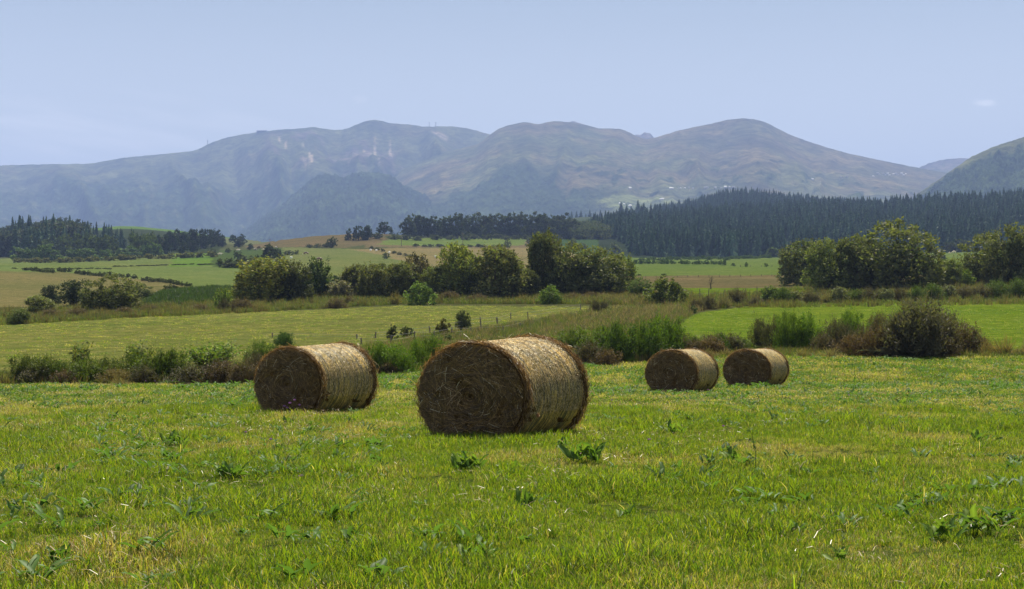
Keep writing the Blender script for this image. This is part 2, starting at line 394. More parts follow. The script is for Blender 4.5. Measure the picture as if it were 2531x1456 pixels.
# ------------------------------------------------------------------ mountains
def mountain(name, ridge, Yr, Yb, brow, nx, ny, p=1.35, spur=0.05, sfreq=90.0, canopy=0.0, colf=None, ext=400, seed=0, extra=None, nr=1.0):
    xs = np.array([r[0] for r in ridge], float); rs = np.array([r[1] for r in ridge], float)
    xp = np.linspace(xs[0]-ext, xs[-1]+ext, nx)
    rr = np.interp(xp, xs, rs)
    k = np.exp(-0.5*(np.arange(-3, 4)/1.2)**2); k /= k.sum(); rr = np.convolve(np.pad(rr, 3, 'edge'), k, 'valid')
    rr = rr + nr*fbm(xp/9.0, xp*0+seed, 3, seed)
    tt = np.concatenate([np.linspace(0, 1, ny), 1 + np.linspace(0.02, 0.5, 14)])
    XP, T = np.meshgrid(xp, tt); RR = np.broadcast_to(rr, XP.shape)
    Y = Yb + (Yr-Yb)*T; zr = px2z(RR, Yr); zb = px2z(brow if np.isscalar(brow) else np.interp(XP, *brow), Yb)
    T1 = np.minimum(T, 1)
    zr_e = np.maximum(zr, zb + 20)
    Z = zb + (zr_e - zb)*T1**p
    warp = 40*fbm(XP/200, T*1.3, 3, seed+1)
    s1 = 1 - np.abs(vnoise((XP + warp + 60*T)/sfreq, T*1.1 + seed, seed+2))*2
    s2 = 1 - np.abs(vnoise((XP + warp*1.5 - 40*T)/(sfreq*0.42), T*2.4 + seed*3, seed+3))*2
    s3 = fbm(XP/(sfreq*0.16), T*9, 3, seed+4)
    env = np.sin(pi*np.clip(T1, 0, 1)**0.9)**0.8
    Z = Z + (zr_e-zb)*env*spur*(s1 + 0.5*s2 + 0.22*s3)
    if extra is not None: Z = Z + extra(XP, T1)
    fm = np.zeros_like(Z)
    if canopy:
        fm = np.clip(canopy(XP, T1), 0, 1)
        Z = Z + fm*9*(np.random.default_rng(seed).random(Z.shape)-0.5)*(T < 0.995) + fm*10*vnoise(XP/6.0, Y/22.0, seed)*(T < 0.99)
    back = np.clip(T-1, 0, 1); Z = Z - back*(np.abs(zr_e-zb))*1.2
    X = px2x(XP, Y)
    co = colf(XP, T1, fm, s1, s2, s3)
    i = np.arange(X.size).reshape(X.shape)
    Q = np.stack([i[:-1, :-1], i[:-1, 1:], i[1:, 1:], i[1:, :-1]], -1).reshape(-1, 4)
    link(name, make_mesh(name, np.stack([X, Y, Z], -1).reshape(-1, 3), Q, co.reshape(-1, 3), M_mount, True), kind='structure')
    return X, Y, Z
FOR = np.array((0.034, 0.056, 0.026)); GRA = np.array((0.084, 0.100, 0.048)); BRO = np.array((0.098, 0.090, 0.052)); ROC = np.array((0.15, 0.135, 0.12)); SCR = np.array((0.50, 0.42, 0.36))
def mixc(a, b, m): return a*(1-m[..., None]) + b*m[..., None]
def sm(x, a, b): t_ = np.clip((x-a)/(b-a), 0, 1); return t_*t_*(3-2*t_)
# the large massif
def can1(xp, t_):
    lim = 0.66 - 0.10*sm(xp, 300, 700) + 0.10*fbm(xp/60, t_*6, 3, 5)
    return (1 - sm(t_, lim-0.16, lim+0.16))*np.clip(1.1+0.8*fbm(xp/14, t_*22, 3, 4), 0, 1)
def col1(xp, t_, fm, s1, s2, s3):
    c = np.broadcast_to(GRA, xp.shape+(3,))*1.0
    c = mixc(c, BRO*0.9, sm(fbm(xp/70, t_*14, 3, 3), 0.0, 0.9)*0.6)
    c = mixc(c, FOR, fm)
    rk = sm(xp, 620, 700)*(1-sm(xp, 960, 1010))*sm(t_, 0.52, 0.62)*(1-sm(t_, 0.93, 0.98))
    c = mixc(c, ROC*0.75, rk*sm(fbm(xp/22, t_*14, 4, 6), 0.15, 0.5))
    sc = rk*sm(fbm(xp/7 + 3*t_, t_*5, 3, 7), 0.65, 0.9)*(1-sm(t_, .86, .92)); c = mixc(c, SCR, sc*0.5)
    sc2 = sm(xp, 1060, 1080)*(1-sm(xp, 1095, 1115))*sm(t_, .84, .87)*(1-sm(t_, .90, .93)); c = mixc(c, SCR, sc2*0.6)
    return c
MT1 = mountain('mountain', [(-500,430),(37,408),(120,406),(220,405),(320,388),(400,381),(480,373),(505,362),(520,353),(560,340),(600,332),(640,326),(700,320),(750,317),(772,313),(800,318),(830,322),(860,318),(880,308),(900,300),(925,296),(945,299),(960,304),(1000,307),(1050,313),(1120,312),(1160,318),(1210,332),(1300,345),(1500,400)], 8800, 5600, 612, 560, 230,
    p=1.25, spur=0.11, sfreq=150, canopy=can1, colf=col1, seed=1, ext=500, nr=0.6)
def can2(xp, t_):
    lim = 0.50 - 0.22*sm(xp, 1250, 1480) + 0.12*fbm(xp/50, t_*6, 3, 2)
    f_ = (1 - sm(t_, lim-0.04, lim+0.04))*(1 - sm(xp, 1430, 1560))
    sc = sm(fbm(xp/28, t_*26, 4, 1), 0.45, 0.7)*(1-sm(t_, 0.45, 0.7))*0.9
    return np.maximum(f_, sc)
def col2(xp, t_, fm, s1, s2, s3):
    c = mixc(np.broadcast_to(GRA*1.0, xp.shape+(3,)), BRO*1.1, sm(fbm(xp/110, t_*9, 4, 3), -0.5, 0.6))
    br = sm(xp, 1600, 1750)*sm(t_, 0.35, 0.8); c = mixc(c, BRO*0.95, br*0.45)
    st = sm(fbm(xp/60+t_*3, t_*30, 3, 5), 0.4, 0.8); c = mixc(c, BRO*1.5, st*0.4)
    c = mixc(c, FOR*0.9, fm); c = mixc(c, FOR*1.2, np.exp(-((xp-2115)/60.0)**2 - ((t_-0.12)/0.06)**2)*0.85)
    fld = inpoly(xp, t_*100, [(1470, 20), (1560, 26), (1680, 22), (1640, 14), (1520, 13)]); c[fld] = (0.13, 0.16, 0.065)
    dk = sm(xp, 1740, 1780)*(1-sm(xp, 1960, 1990))*sm(t_, .55, .62)*(1-sm(t_, .78, .84))*sm(fbm(xp/16, t_*26, 3, 6), 0.3, 0.7); c = mixc(c, ROC*0.6, dk*0.7)
    return c
def cone(xp, t_): return 62*np.exp(-(np.abs(xp-2115)/50.0)**1.6 - ((t_-0.12)/0.085)**2)
MT2 = mountain('mountain', [(400,650),(640,640),(700,600),(850,510),(920,452),(985,425),(1010,411),(1060,392),(1100,376),(1150,364),(1185,356),(1200,342),(1215,330),(1230,319),(1262,308),(1300,301),(1330,308),(1352,302),(1370,299),(1420,303),(1445,308),(1480,318),(1530,318),(1550,324),(1575,338),(1600,345),(1620,340),(1680,322),(1760,305),(1800,296),(1838,292),(1865,295),(1890,301),(1905,308),(1930,322),(1960,336),(2000,350),(2040,364),(2100,380),(2150,391),(2200,401),(2290,419),(2350,429),(2420,440),(2531,452),(2900,470)], 7600, 4500, ([300, 900, 1300, 2531], [650, 640, 565, 545]), 620, 230,
    p=1.15, spur=0.04, sfreq=130, canopy=can2, colf=col2, seed=3, ext=300, extra=cone, nr=0.5)
grey = lambda xp, t_, fm, s1, s2, s3: mixc(np.broadcast_to(GRA*0.85, xp.shape+(3,)), ROC*0.8, sm(t_+0.2*s3, .6, .9))
mountain('mountain', [(1330,420),(1370,330),(1392,308),(1402,304),(1414,298),(1428,303),(1450,310),(1466,316),(1500,360)], 9600, 8900, 420, 90, 30, colf=grey, seed=5, ext=30, spur=.03)
mountain('mountain', [(1530,420),(1550,345),(1570,334),(1585,332),(1595,326),(1599,330),(1604,328),(1610,333),(1618,342),(1650,420)], 9800, 9100, 420, 90, 30, colf=grey, seed=2, ext=30, spur=.03, nr=1.2)
mountain('mountain', [(2200,470),(2270,415),(2300,402),(2325,395),(2370,391),(2400,392),(2450,400),(2600,430)], 9600, 8200, 480, 160, 60, colf=grey, seed=4, ext=100, spur=.04)
# wooded dome in front of it, and the wooded hill on the other side
allf = lambda xp, t_: np.ones_like(xp)
def colw(xp, t_, fm, s1, s2, s3): return np.broadcast_to(FOR*1.0, xp.shape+(3,))*(0.75 + 0.5*sm(fbm(xp/5, t_*40, 2, 2), -0.6, 0.6))[..., None]
mountain('wooded_hill', [(520,598),(590,578),(640,545),(700,503),(740,468),(770,441),(785,434),(810,431),(830,434),(850,439),(862,433),(875,428),(900,425),(925,427),(960,431),(975,440),(1000,461),(1040,478),(1100,496),(1180,505),(1260,500),(1330,512),(1420,502),(1470,500),(1530,522),(1600,545),(1700,590)], 6100, 4500, 625, 520, 190,
    p=0.95, spur=0.05, sfreq=70, canopy=allf, colf=colw, seed=6, ext=120, nr=1.0)
def colh(xp, t_, fm, s1, s2, s3): return mixc(np.broadcast_to(GRA*0.9, xp.shape+(3,)), FOR, fm)
mountain('wooded_hill', [(2180,560),(2270,478),(2300,458),(2330,437),(2365,412),(2400,388),(2440,369),(2480,354),(2531,338),(2700,300),(3000,290)], 4300, 3300, 620, 330, 170,
    p=0.9, spur=0.05, sfreq=60, canopy=lambda xp, t_: 1-sm(t_+0.06*fbm(xp/20, t_*10, 3, 3), .86, .93), colf=colh, seed=7, ext=100)
def ordw(i):
    a = ['first', 'second', 'third', 'fourth', 'fifth', 'sixth', 'seventh', 'eighth', 'ninth', 'tenth', 'eleventh', 'twelfth', 'thirteenth', 'fourteenth', 'fifteenth', 'sixteenth', 'seventeenth', 'eighteenth', 'nineteenth']
    i += 1
    if i < 20: return a[i-1]
    t_ = {2: 'twent', 3: 'thirt', 4: 'fort'}[i//10]
    return t_ + ('ieth' if i % 10 == 0 else 'y-' + a[i % 10 - 1])
# ------------------------------------------------------------------ plant templates (unit size: 1 wide, 1 high, standing on z=0)
def pal(r, n, base, var=0.25, warm=0.15):
    c = np.asarray(base)[None, :]*(1 + var*(r.random((n, 1))*2-1))
    c = c*(1 + warm*(r.random((n, 1))*2-1)*np.array([[1.0, 0.1, -0.4]]))
    return np.clip(c, 0.004, 1)
def crown_template(name, seed, nleaf, leaf, base=(0.085, 0.105, 0.035), low=0.0, lobes=9, upright=0.0, ragged=0.09, gaps=0.0, mat=None, tipc=None, thin=0.48, retacc=False, full=0.6, core=(0.55, 0.30), zs=0.62):
    r = np.random.default_rng(seed)
    L = []
    for i in range(lobes):
        a = r.random()*2*pi; q = math.sqrt(r.random())*0.30; zz = low + 0.20 + r.random()*(zs-low*0.6)
        s = 0.15 + 0.10*r.random(); q *= math.sqrt(max(0.15, 1-((zz-0.42)/0.55)**2))
        L.append((q*cos(a), q*sin(a), zz, s))
    if low < 0.1:
        for i in range(lobes):
            a = 2*pi*i/lobes + r.random(); L.append((0.27*cos(a), 0.27*sin(a), 0.14+0.16*r.random(), 0.17+0.04*r.random()))
    L.append((0, 0, core[0], core[1]))
    L = np.array(L); w = L[:, 3]**2; w /= w.sum()
    ncl = max(40, nleaf//26)
    li = r.choice(len(L), ncl, p=w); d = rand_unit(ncl, r); d[:, 2] = np.where((r.random(ncl) < full) & (low < 0.1), d[:, 2], np.abs(d[:, 2]))
    d = unit(d)
    cc_ = L[li, :3] + d*L[li, 3:4]*np.array([1, 1, 1.0 + upright])*(1 + ragged*2*(r.random((ncl, 1))-0.4))
    cc_[:, 2] = np.clip(cc_[:, 2], low*0.8 + 0.03, 1.2)
    crad = 0.022 + 0.040*r.random(ncl)
    k = r.integers(0, ncl, nleaf)
    off = r.normal(size=(nleaf, 3))*crad[k][:, None]*0.75; off[:, 2] *= (1 + upright*2)
    P = cc_[k] + off
    if gaps: P = P[fbm(P[:, 0]*7+P[:, 2]*3, P[:, 2]*7+P[:, 1]*5, 2, seed) > -gaps]
    P = P[P[:, 2] > 0.005]; n = len(P); k = k[:n]
    outw = unit(P - np.array([0, 0, 0.35]))
    u = unit(rand_unit(n, r) + outw*0.5 + np.array([0, 0, upright])); v = unit(np.cross(u, rand_unit(n, r)))
    s = leaf*1.25*(0.6 + 0.8*r.random((n, 1)))
    c = pal(r, n, base, 0.30, 0.2)*(0.95 + 0.45*_tab[0].ravel()[(k*37) % 60000][:, None] + 0.15*vnoise(P[:, 0]*5, P[:, 2]*5, 2)[:, None])  # clump contrast widened to paint light and shade between clumps
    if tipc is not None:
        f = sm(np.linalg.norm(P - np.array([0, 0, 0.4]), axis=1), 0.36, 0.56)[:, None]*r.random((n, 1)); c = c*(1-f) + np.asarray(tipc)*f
    a = Acc(); a.add(*rhombs(P, u*s, v*s*thin, c))
    V = np.concatenate(a.V); h = np.percentile(V[:, 2], 99.7); wd = np.percentile(np.abs(V[:, 0]), 99.3)*2
    a.V = [V*np.array([1/wd, 1/wd, 1/h])]
    if retacc: return a
    return a.mesh(name, mat or M_leaf)
def limb_template(name, seed, top=0.75, nl=7, r0=0.03, spread=0.3, fork=0.12, col=(0.07, 0.055, 0.045)):
    r = np.random.default_rng(seed); a = Acc()
    a.add(*tube([(0, 0, -0.03), (0.004, 0.003, fork), (0.01, -0.01, fork+0.12), (0.0, 0.01, top*0.8)], [r0*1.3, r0, r0*0.75, r0*0.25]), col=col)
    for i in range(nl):
        an = 2*pi*i/nl + r.random(); q = spread*(0.6+0.6*r.random()); z = top*(0.7+0.35*r.random()); s = fork*(0.5+0.9*r.random())
        p = [(0, 0, s), (q*0.35*cos(an), q*0.35*sin(an), s+(z-s)*0.35), (q*0.75*cos(an+.2), q*0.75*sin(an+.2), s+(z-s)*0.7), (q*cos(an+.3), q*sin(an+.3), z)]
        V, Q = tube(p, [r0*0.6, r0*0.42, r0*0.25, r0*0.08], 5); a.add(V, Q, col)
        for j in range(3):
            t_ = 0.4+0.2*j; b0 = np.array(p[1])*(1-t_)+np.array(p[3])*t_; b1 = b0 + np.array([r.normal()*.09, r.normal()*.09, .08+.1*r.random()])
            V, Q = tube([b0, (b0+b1)/2+r.normal(size=3)*.012, b1], [r0*.22, r0*.14, r0*.05], 4); a.add(V, Q, col)
    return a.mesh(name, M_bark, True)
def spruce_template(name, seed, lv=20, nb=9, base=(0.055, 0.105, 0.055), rad=0.25):
    r = np.random.default_rng(seed); P = []; W = []; S = []; Cc = []
    for k in range(lv):
        f = (k+0.5)/lv; z = 0.08 + 0.91*f**0.92; R = rad*(1-f)**0.85 + 0.008
        for b in range(nb):
            an = r.random()*2*pi; q = R*(0.65+0.6*r.random()); zz = z + r.normal()*0.008
            d = np.array([cos(an), sin(an), 0]); rise = 0.02*(1-f)
            P.append([d*0.004+[0, 0, zz+rise], d*q*0.55+[0, 0, zz+rise*0.6-q*0.05], d*q+[0, 0, zz-q*0.38]])
            w = 0.022*(0.5+R/rad)*(0.7+0.6*r.random()); W.append([w*0.5, w, w*0.15]); s = np.array([-sin(an), cos(an), r.normal()*0.5]); S.append(unit(s))
            Cc.append(pal(r, 1, base, 0.3, 0.15)[0])
            P.append([d*q*0.35+[0, 0, zz-0.0], d*q*0.55+[0, 0, zz-q*0.3-0.012], d*q*0.7+[0, 0, zz-q*0.55-0.028]])   # hanging twigs
            W.append([w*0.6, w*0.7, w*0.2]); S.append(unit(np.array([-sin(an), cos(an), 0.1]))); Cc.append(pal(r, 1, np.array(base)*0.9, 0.3, 0.1)[0])
    a = Acc(); a.add(*ribbons(np.array(P), np.array(W), np.array(S), np.array(Cc)))
    V, Q = tube([(0, 0, -0.02), (0, 0, 0.5), (0, 0, 1.0)], [0.014, 0.009, 0.002], 5); a.add(V, Q, (0.06, 0.045, 0.035))
    return a.mesh(name, M_needle)
def broom_template(name, seed, n, base, tip, width=0.012, fan=0.55, rnd=0.25, sub=3):
    """a bush of upright whippy twigs"""
    r = np.random.default_rng(seed)
    a0 = r.random(n)*2*pi; q = np.sqrt(r.random(n))
    clump = r.normal(size=(14, 2))*0.24
    ci = r.integers(0, 14, n)
    bx = clump[ci, 0] + r.normal(size=n)*0.09; by = clump[ci, 1] + r.normal(size=n)*0.09
    ln = (0.35 + 0.65*r.random(n)**0.8)*(0.78 + 0.40*_tab[1].ravel()[ci*91+seed])
    ox, oy = bx*1.3 + q*cos(0)*np.cos(a0)*0.25*fan, by*1.3 + q*np.sin(a0)*0.25*fan
    P0 = np.stack([bx, by, 0*bx], 1); tipP = np.stack([bx+ox*fan*1.6, by+oy*fan*1.6, ln*(1-0.3*(ox**2+oy**2)/0.2)], 1)
    tipP += r.normal(size=(n, 3))*rnd*0.3*np.array([1, 1, .5]); tipP[:, 2] = np.maximum(tipP[:, 2], 0.1)
    mid = (P0+tipP)/2 + np.stack([-ox*0.08, -oy*0.08, 0.05*ln], 1)
    P = np.stack([P0, mid, tipP], 1); W = np.stack([np.full(n, width*0.8), np.full(n, width*0.8), np.full(n, width*0.25)], 1)
    S = unit(np.cross(tipP-P0, rand_unit(n, r)))
    cb = pal(r, n, base, 0.4, 0.3); ct = pal(r, n, tip, 0.4, 0.3); dead = r.random(n) < 0.22; ct[dead] = pal(r, int(dead.sum()), (0.13, 0.095, 0.06), .4, .2)
    a = Acc(); a.add(*ribbons(P, W, S, np.stack([cb, (cb+ct)/2, ct], 1)))
    for k in range(sub):
        f = 0.45 + 0.45*r.random((n, 1)); st = mid*(1-f) + tipP*f if k else (P0*(1-f)+mid*f*1.0+mid*0) ; st = P[:, 1]*(1-f) + P[:, 2]*f
        dd = unit(tipP - P0)*1.0 + r.normal(size=(n, 3))*0.28; e = st + dd*(0.07+0.11*r.random((n, 1)))
        S2 = unit(np.cross(dd, rand_unit(n, r)))
        a.add(*ribbons(np.stack([st, (st+e)/2, e], 1), np.stack([np.full(n, width*.7), np.full(n, width*.8), np.full(n, width*.2)], 1), S2, pal(r, n, tip, 0.35, 0.25)))
    V = np.concatenate(a.V); h = np.percentile(V[:, 2], 99.5); wd = np.percentile(np.abs(V[:, 0]), 98.5)*2
    a.V = [V*np.array([1/wd, 1/wd, 1/h])]
    return a.mesh(name, M_leaf)
def young_template(name, seed, nst, lpst, leaf, base, spread=0.3, bare=0.25):
    """an open young tree: thin stems with separate leaves along them; returns crown, trunk meshes"""
    r = np.random.default_rng(seed); A = Acc(); B = Acc()
    for s in range(nst):
        an = r.random()*2*pi; q = spread*(0.3+0.9*r.random()); zt = 0.6+0.4*r.random()
        st = np.array([r.normal()*.015, r.normal()*.015, 0]); e = np.array([q*cos(an), q*sin(an), zt])
        md = (st+e)/2 + [-.12*q*cos(an), -.12*q*sin(an), .06]
        pts = [st, (st+md)/2+r.normal(size=3)*.01, md, (md+e)/2+r.normal(size=3)*.02, e]
        V, Q = tube(pts, [.012, .010, .008, .005, .002], 5); B.add(V, Q, (0.08, 0.065, 0.05))
        tt = bare + (1-bare)*r.random(lpst)
        pp = np.array(pts); ti = tt*4; i = np.minimum(ti.astype(int), 3); f = (ti-i)[:, None]
        c = pp[i]*(1-f)+pp[i+1]*f + r.normal(size=(lpst, 3))*0.05*(0.5+tt[:, None])
        u = unit(rand_unit(lpst, r)+[0, 0, -.2]); v = unit(np.cross(u, rand_unit(lpst, r))); z = leaf*(.6+.8*r.random((lpst, 1)))
        A.add(*rhombs(c, u*z, v*z*.5, pal(r, lpst, base, .35, .3)))
    V = np.concatenate(A.V); h = V[:, 2].max(); wd = np.percentile(np.abs(V[:, 0]), 99)*2; sc = np.array([1/wd, 1/wd, 1/h])
    A.V = [V*sc]; B.V = [np.concatenate(B.V)*sc]
    return A.mesh(name, M_leaf), B.mesh(name+'_stem', M_bark, True)
OLIVE = (0.175, 0.185, 0.062); DGREEN = (0.075, 0.088, 0.034); PALE = (0.20, 0.195, 0.095); FRESH = (0.16, 0.20, 0.045)
T = {}
T['willow'] = [crown_template('crown_mesh', 21+i, 14000, 0.020, OLIVE, core=(0.52, 0.34), lobes=9+i, upright=0.15, ragged=0.13) for i in range(3)]
T['dark'] = [crown_template('crown_mesh', 31+i, 12000, 0.019, (0.115, 0.128, 0.050), lobes=14, ragged=0.09, zs=0.40, core=(0.48, 0.42), tipc=(0.22, 0.225, 0.085)) for i in range(2)]  # paler tipc paints sunlit tips on the outer leaves
T['tree'] = [crown_template('crown_mesh', 41+i, 13000, 0.019, (0.14, 0.15, 0.06), low=0.03, core=(0.5, 0.39), zs=0.48, lobes=11, ragged=0.10) for i in range(2)]
T['pale'] = [crown_template('crown_mesh', 51, 5000, 0.028, PALE, lobes=8, upright=0.3, ragged=0.18)]
T['fresh'] = [crown_template('crown_mesh', 55+i, 5000, 0.028, FRESH, lobes=7, upright=0.35, ragged=0.2) for i in range(2)]
T['small'] = [crown_template('crown_mesh', 61+i, 1500, 0.050, DGREEN, lobes=7, ragged=0.12) for i in range(3)]
T['oak'] = [crown_template('crown_mesh', 71+i, 2600, 0.040, (0.050, 0.062, 0.028), low=0.04, lobes=10+i, ragged=0.12) for i in range(3)]
T['pine'] = [crown_template('crown_mesh', 81+i, 2600, 0.036, (0.036, 0.050, 0.028), low=0.03, lobes=9, ragged=0.15, gaps=0.6) for i in range(3)]
T['pinehi'] = [crown_template('crown_mesh', 85, 9000, 0.020, (0.045, 0.062, 0.030), low=0.03, lobes=10, ragged=0.14, gaps=0.5)]
T['spruce'] = [spruce_template('spruce_mesh', 91+i) for i in range(5)]
T['ash'] = [crown_template('crown_mesh', 88, 7000, 0.026, (0.075, 0.105, 0.035), low=0.05, lobes=8, upright=0.7, ragged=0.2, gaps=0.4)]
TL = {'willow': limb_template('limbs_mesh', 1, 0.8, 9, 0.018, 0.36, 0.05), 'dark': limb_template('limbs_mesh', 2, 0.7, 8, 0.02, 0.33, 0.05),
      'tree': limb_template('trunk_mesh', 3, 0.8, 7, 0.032, 0.3, 0.16), 'pale': limb_template('limbs_mesh', 4, 0.7, 8, 0.014, 0.3, 0.04),
      'oak': limb_template('trunk_mesh', 5, 0.7, 6, 0.04, 0.28, 0.14), 'pine': limb_template('trunk_mesh', 6, 0.8, 6, 0.035, 0.3, 0.28, (0.11, 0.065, 0.045))}
TL['fresh'] = TL['pale']; TL['small'] = TL['dark']; TL['pinehi'] = TL['pine']; TL['ash'] = TL['pale']
G_BR = (0.105, 0.150, 0.022); B_BR = (0.092, 0.074, 0.050); GRB = (0.13, 0.12, 0.085)
def combo(seed, base, tip, nl, nw, wbase, wtip, fan):
    a = crown_template('x', seed, nl, 0.030, base, lobes=12, upright=1.1, ragged=0.14, thin=0.22, retacc=True, full=0.35, tipc=tip)
    m_ = broom_template('tmp', seed, nw, wbase, wtip, 0.0075, fan, 0.4); V = np.empty(len(m_.vertices)*3); m_.vertices.foreach_get('co', V)
    c_ = np.empty(len(m_.vertices)*4); m_.color_attributes['Col'].data.foreach_get('color', c_); Q = np.empty(len(m_.polygons)*4, np.int32); m_.polygons.foreach_get('vertices', Q)
    a.add(V.reshape(-1, 3)*[1, 1, 1.12], Q.reshape(-1, 4), c_.reshape(-1, 4)[:, :3]); bpy.data.meshes.remove(m_)
    return a.mesh('broom_mesh', M_leaf)
T['broom'] = [combo(101+i, (0.075, 0.098, 0.022), (0.14, 0.19, 0.03), 4500, 420, (0.055, 0.06, 0.025), G_BR, 0.8) for i in range(3)]
T['heath'] = [combo(111+i, (0.068, 0.060, 0.038), (0.13, 0.115, 0.072), 4000, 420, (0.05, 0.035, 0.028), B_BR, 0.9) for i in range(3)]
T['greyb'] = [combo(121, (0.085, 0.075, 0.052), (0.17, 0.155, 0.10), 7000, 700, (0.05, 0.045, 0.035), GRB, 0.9)]
T['dry'] = [broom_template('broom_mesh', 131+i, 500, (0.12, 0.11, 0.05), (0.30, 0.23, 0.12), 0.012, 0.9, 0.5, 1) for i in range(2)]
_cnt = {}
def pick(kind):
    k = _cnt.get(kind, 0); _cnt[kind] = k+1; return T[kind][k % len(T[kind])]
def plant(kind, name, xp, row, w, h, label, cat, group=None, parts=None, tint=(1, 1, 1), ymin=40, ymax=2400, Y=None, sink=0.02, depth=None):
    """w,h: size as seen, in the units of the frame; the plant gets its true size from its distance."""
    if Y is None: X, Y_, Z = at(xp, row, ymin, ymax)
    else: Y_ = Y; X = px2x(xp, Y); Z = float(gz(X, Y))
    sx, sz = w*Y_/F, h*Y_/F
    if parts is None: parts = h*Y_/F > 0 and (w > 24 or h > 24)
    me = pick(kind); rz = rng.random()*6.28; dp = sx if depth is None else depth*sx
    lk = TL.get(kind)
    if parts and lk:
        r = bpy.data.objects.new(name, None); COL.objects.link(r); r.empty_display_size = 0.2
        c = link('crown', me, r); tr = link('trunk', lk, r)
        for q in (c, tr): q.color = (*tint, 1)
    else:
        r = link(name, me); r.color = (*tint, 1)
    r.location = (X, Y_, Z - sink*sz); r.rotation_euler = (0, 0, rz if depth is None else 0); r.scale = (sx, dp, sz)
    r['label'] = label; r['category'] = cat
    if group: r['group'] = group
    return r

# ------------------------------------------------------------------ scatter of stuff by geometry nodes
def scatter(name, P, rot, scl, idx, sources, label=None, **props):
    P = np.asarray(P, np.float32); n = len(P)
    me = bpy.data.meshes.new(name); me.vertices.add(n); me.vertices.foreach_set('co', P.ravel())
    for an, ty_, da in (('rot', 'FLOAT_VECTOR', rot), ('scl', 'FLOAT_VECTOR', scl)):
        a = me.attributes.new(an, ty_, 'POINT'); a.data.foreach_set('vector', np.asarray(da, np.float32).ravel())
    a = me.attributes.new('pick', 'INT', 'POINT'); a.data.foreach_set('value', np.asarray(idx, np.int32))
    sc_ = bpy.data.collections.new(name + '_kinds')
    for i, s in enumerate(sources):
        o = bpy.data.objects.new('%s_kind_%03d' % (name, i), s); sc_.objects.link(o)
    ng = bpy.data.node_groups.new(name + '_scatter', 'GeometryNodeTree')
    ng.interface.new_socket('Geometry', in_out='INPUT', socket_type='NodeSocketGeometry'); ng.interface.new_socket('Geometry', in_out='OUTPUT', socket_type='NodeSocketGeometry')
    N = ng.nodes; gi = N.new('NodeGroupInput'); go = N.new('NodeGroupOutput'); ip = N.new('GeometryNodeInstanceOnPoints'); ci = N.new('GeometryNodeCollectionInfo')
    ci.inputs['Collection'].default_value = sc_; ci.inputs['Separate Children'].default_value = True; ci.inputs['Reset Children'].default_value = True
    def attr(nm, ty_):
        a = N.new('GeometryNodeInputNamedAttribute'); a.data_type = ty_; a.inputs['Name'].default_value = nm; return a.outputs['Attribute']
    ng.links.new(gi.outputs[0], ip.inputs['Points']); ng.links.new(ci.outputs[0], ip.inputs['Instance'])
    ip.inputs['Pick Instance'].default_value = True
    ng.links.new(attr('pick', 'INT'), ip.inputs['Instance Index']); ng.links.new(attr('rot', 'FLOAT_VECTOR'), ip.inputs['Rotation']); ng.links.new(attr('scl', 'FLOAT_VECTOR'), ip.inputs['Scale'])
    ng.links.new(ip.outputs[0], go.inputs[0])
    o = link(name, me, kind='stuff'); md = o.modifiers.new('scatter', 'NODES'); md.node_group = ng
    for k, v in props.items(): o[k] = v
    return o
def yaw(n, tilt=0.0, r=rng): return np.stack([r.normal(size=n)*tilt, r.normal(size=n)*tilt, r.random(n)*6.283], 1)
def s3(s, zf=1.0): return np.stack([s, s, s*zf], 1)

# ------------------------------------------------------------------ hay bales
def net_mat():
    m = new_mat('net_wrap'); t = NT(m)
    tc = t.n('ShaderNodeTexCoord').outputs['Object']
    streak = t.noise(1.0, 3, t.scaled(tc, (1.2, 26.0, 1.2)), 0.55)
    fine = t.noise(1.0, 4, t.scaled(tc, (22.0, 60.0, 22.0)), 0.7)
    blot = t.noise(1.0, 4, t.scaled(tc, (3.0, 5.0, 3.0)), 0.6)
    dark = t.noise(1.0, 2, t.scaled(tc, (9.0, 14.0, 9.0)), 0.5)
    c = t.ramp(streak, [(0.36, (0.095, 0.095, 0.055)), (0.48, (0.165, 0.148, 0.075)), (0.56, (0.40, 0.295, 0.09)), (0.68, (0.56, 0.41, 0.13))])
    c = t.mul(c, t.ramp(fine, [(0.34, (0.30, 0.29, 0.27)), (0.5, (0.95, 0.93, 0.88)), (0.66, (1.7, 1.6, 1.35))]))  # bright end of the fine noise paints glints on the net
    c = t.mul(c, t.ramp(blot, [(0.3, (0.80, 0.86, 0.84)), (0.7, (1.15, 1.08, 1.0))]))
    c = t.mul(c, t.ramp(dark, [(0.22, (0.35, 0.30, 0.26)), (0.30, (1, 1, 1))]))
    bp = t.n('ShaderNodeBump', {'Strength': 0.6, 'Distance': 0.010, 'Height': streak})
    bp2 = t.n('ShaderNodeBump', {'Strength': 0.5, 'Distance': 0.012, 'Height': fine, 'Normal': bp.outputs[0]})
    p = t.n('ShaderNodeBsdfPrincipled', {'Base Color': c, 'Roughness': 0.5, 'Normal': bp2.outputs[0], 'Specular IOR Level': 0.15})
    t.n('ShaderNodeOutputMaterial', {'Surface': p.outputs[0]}); return m
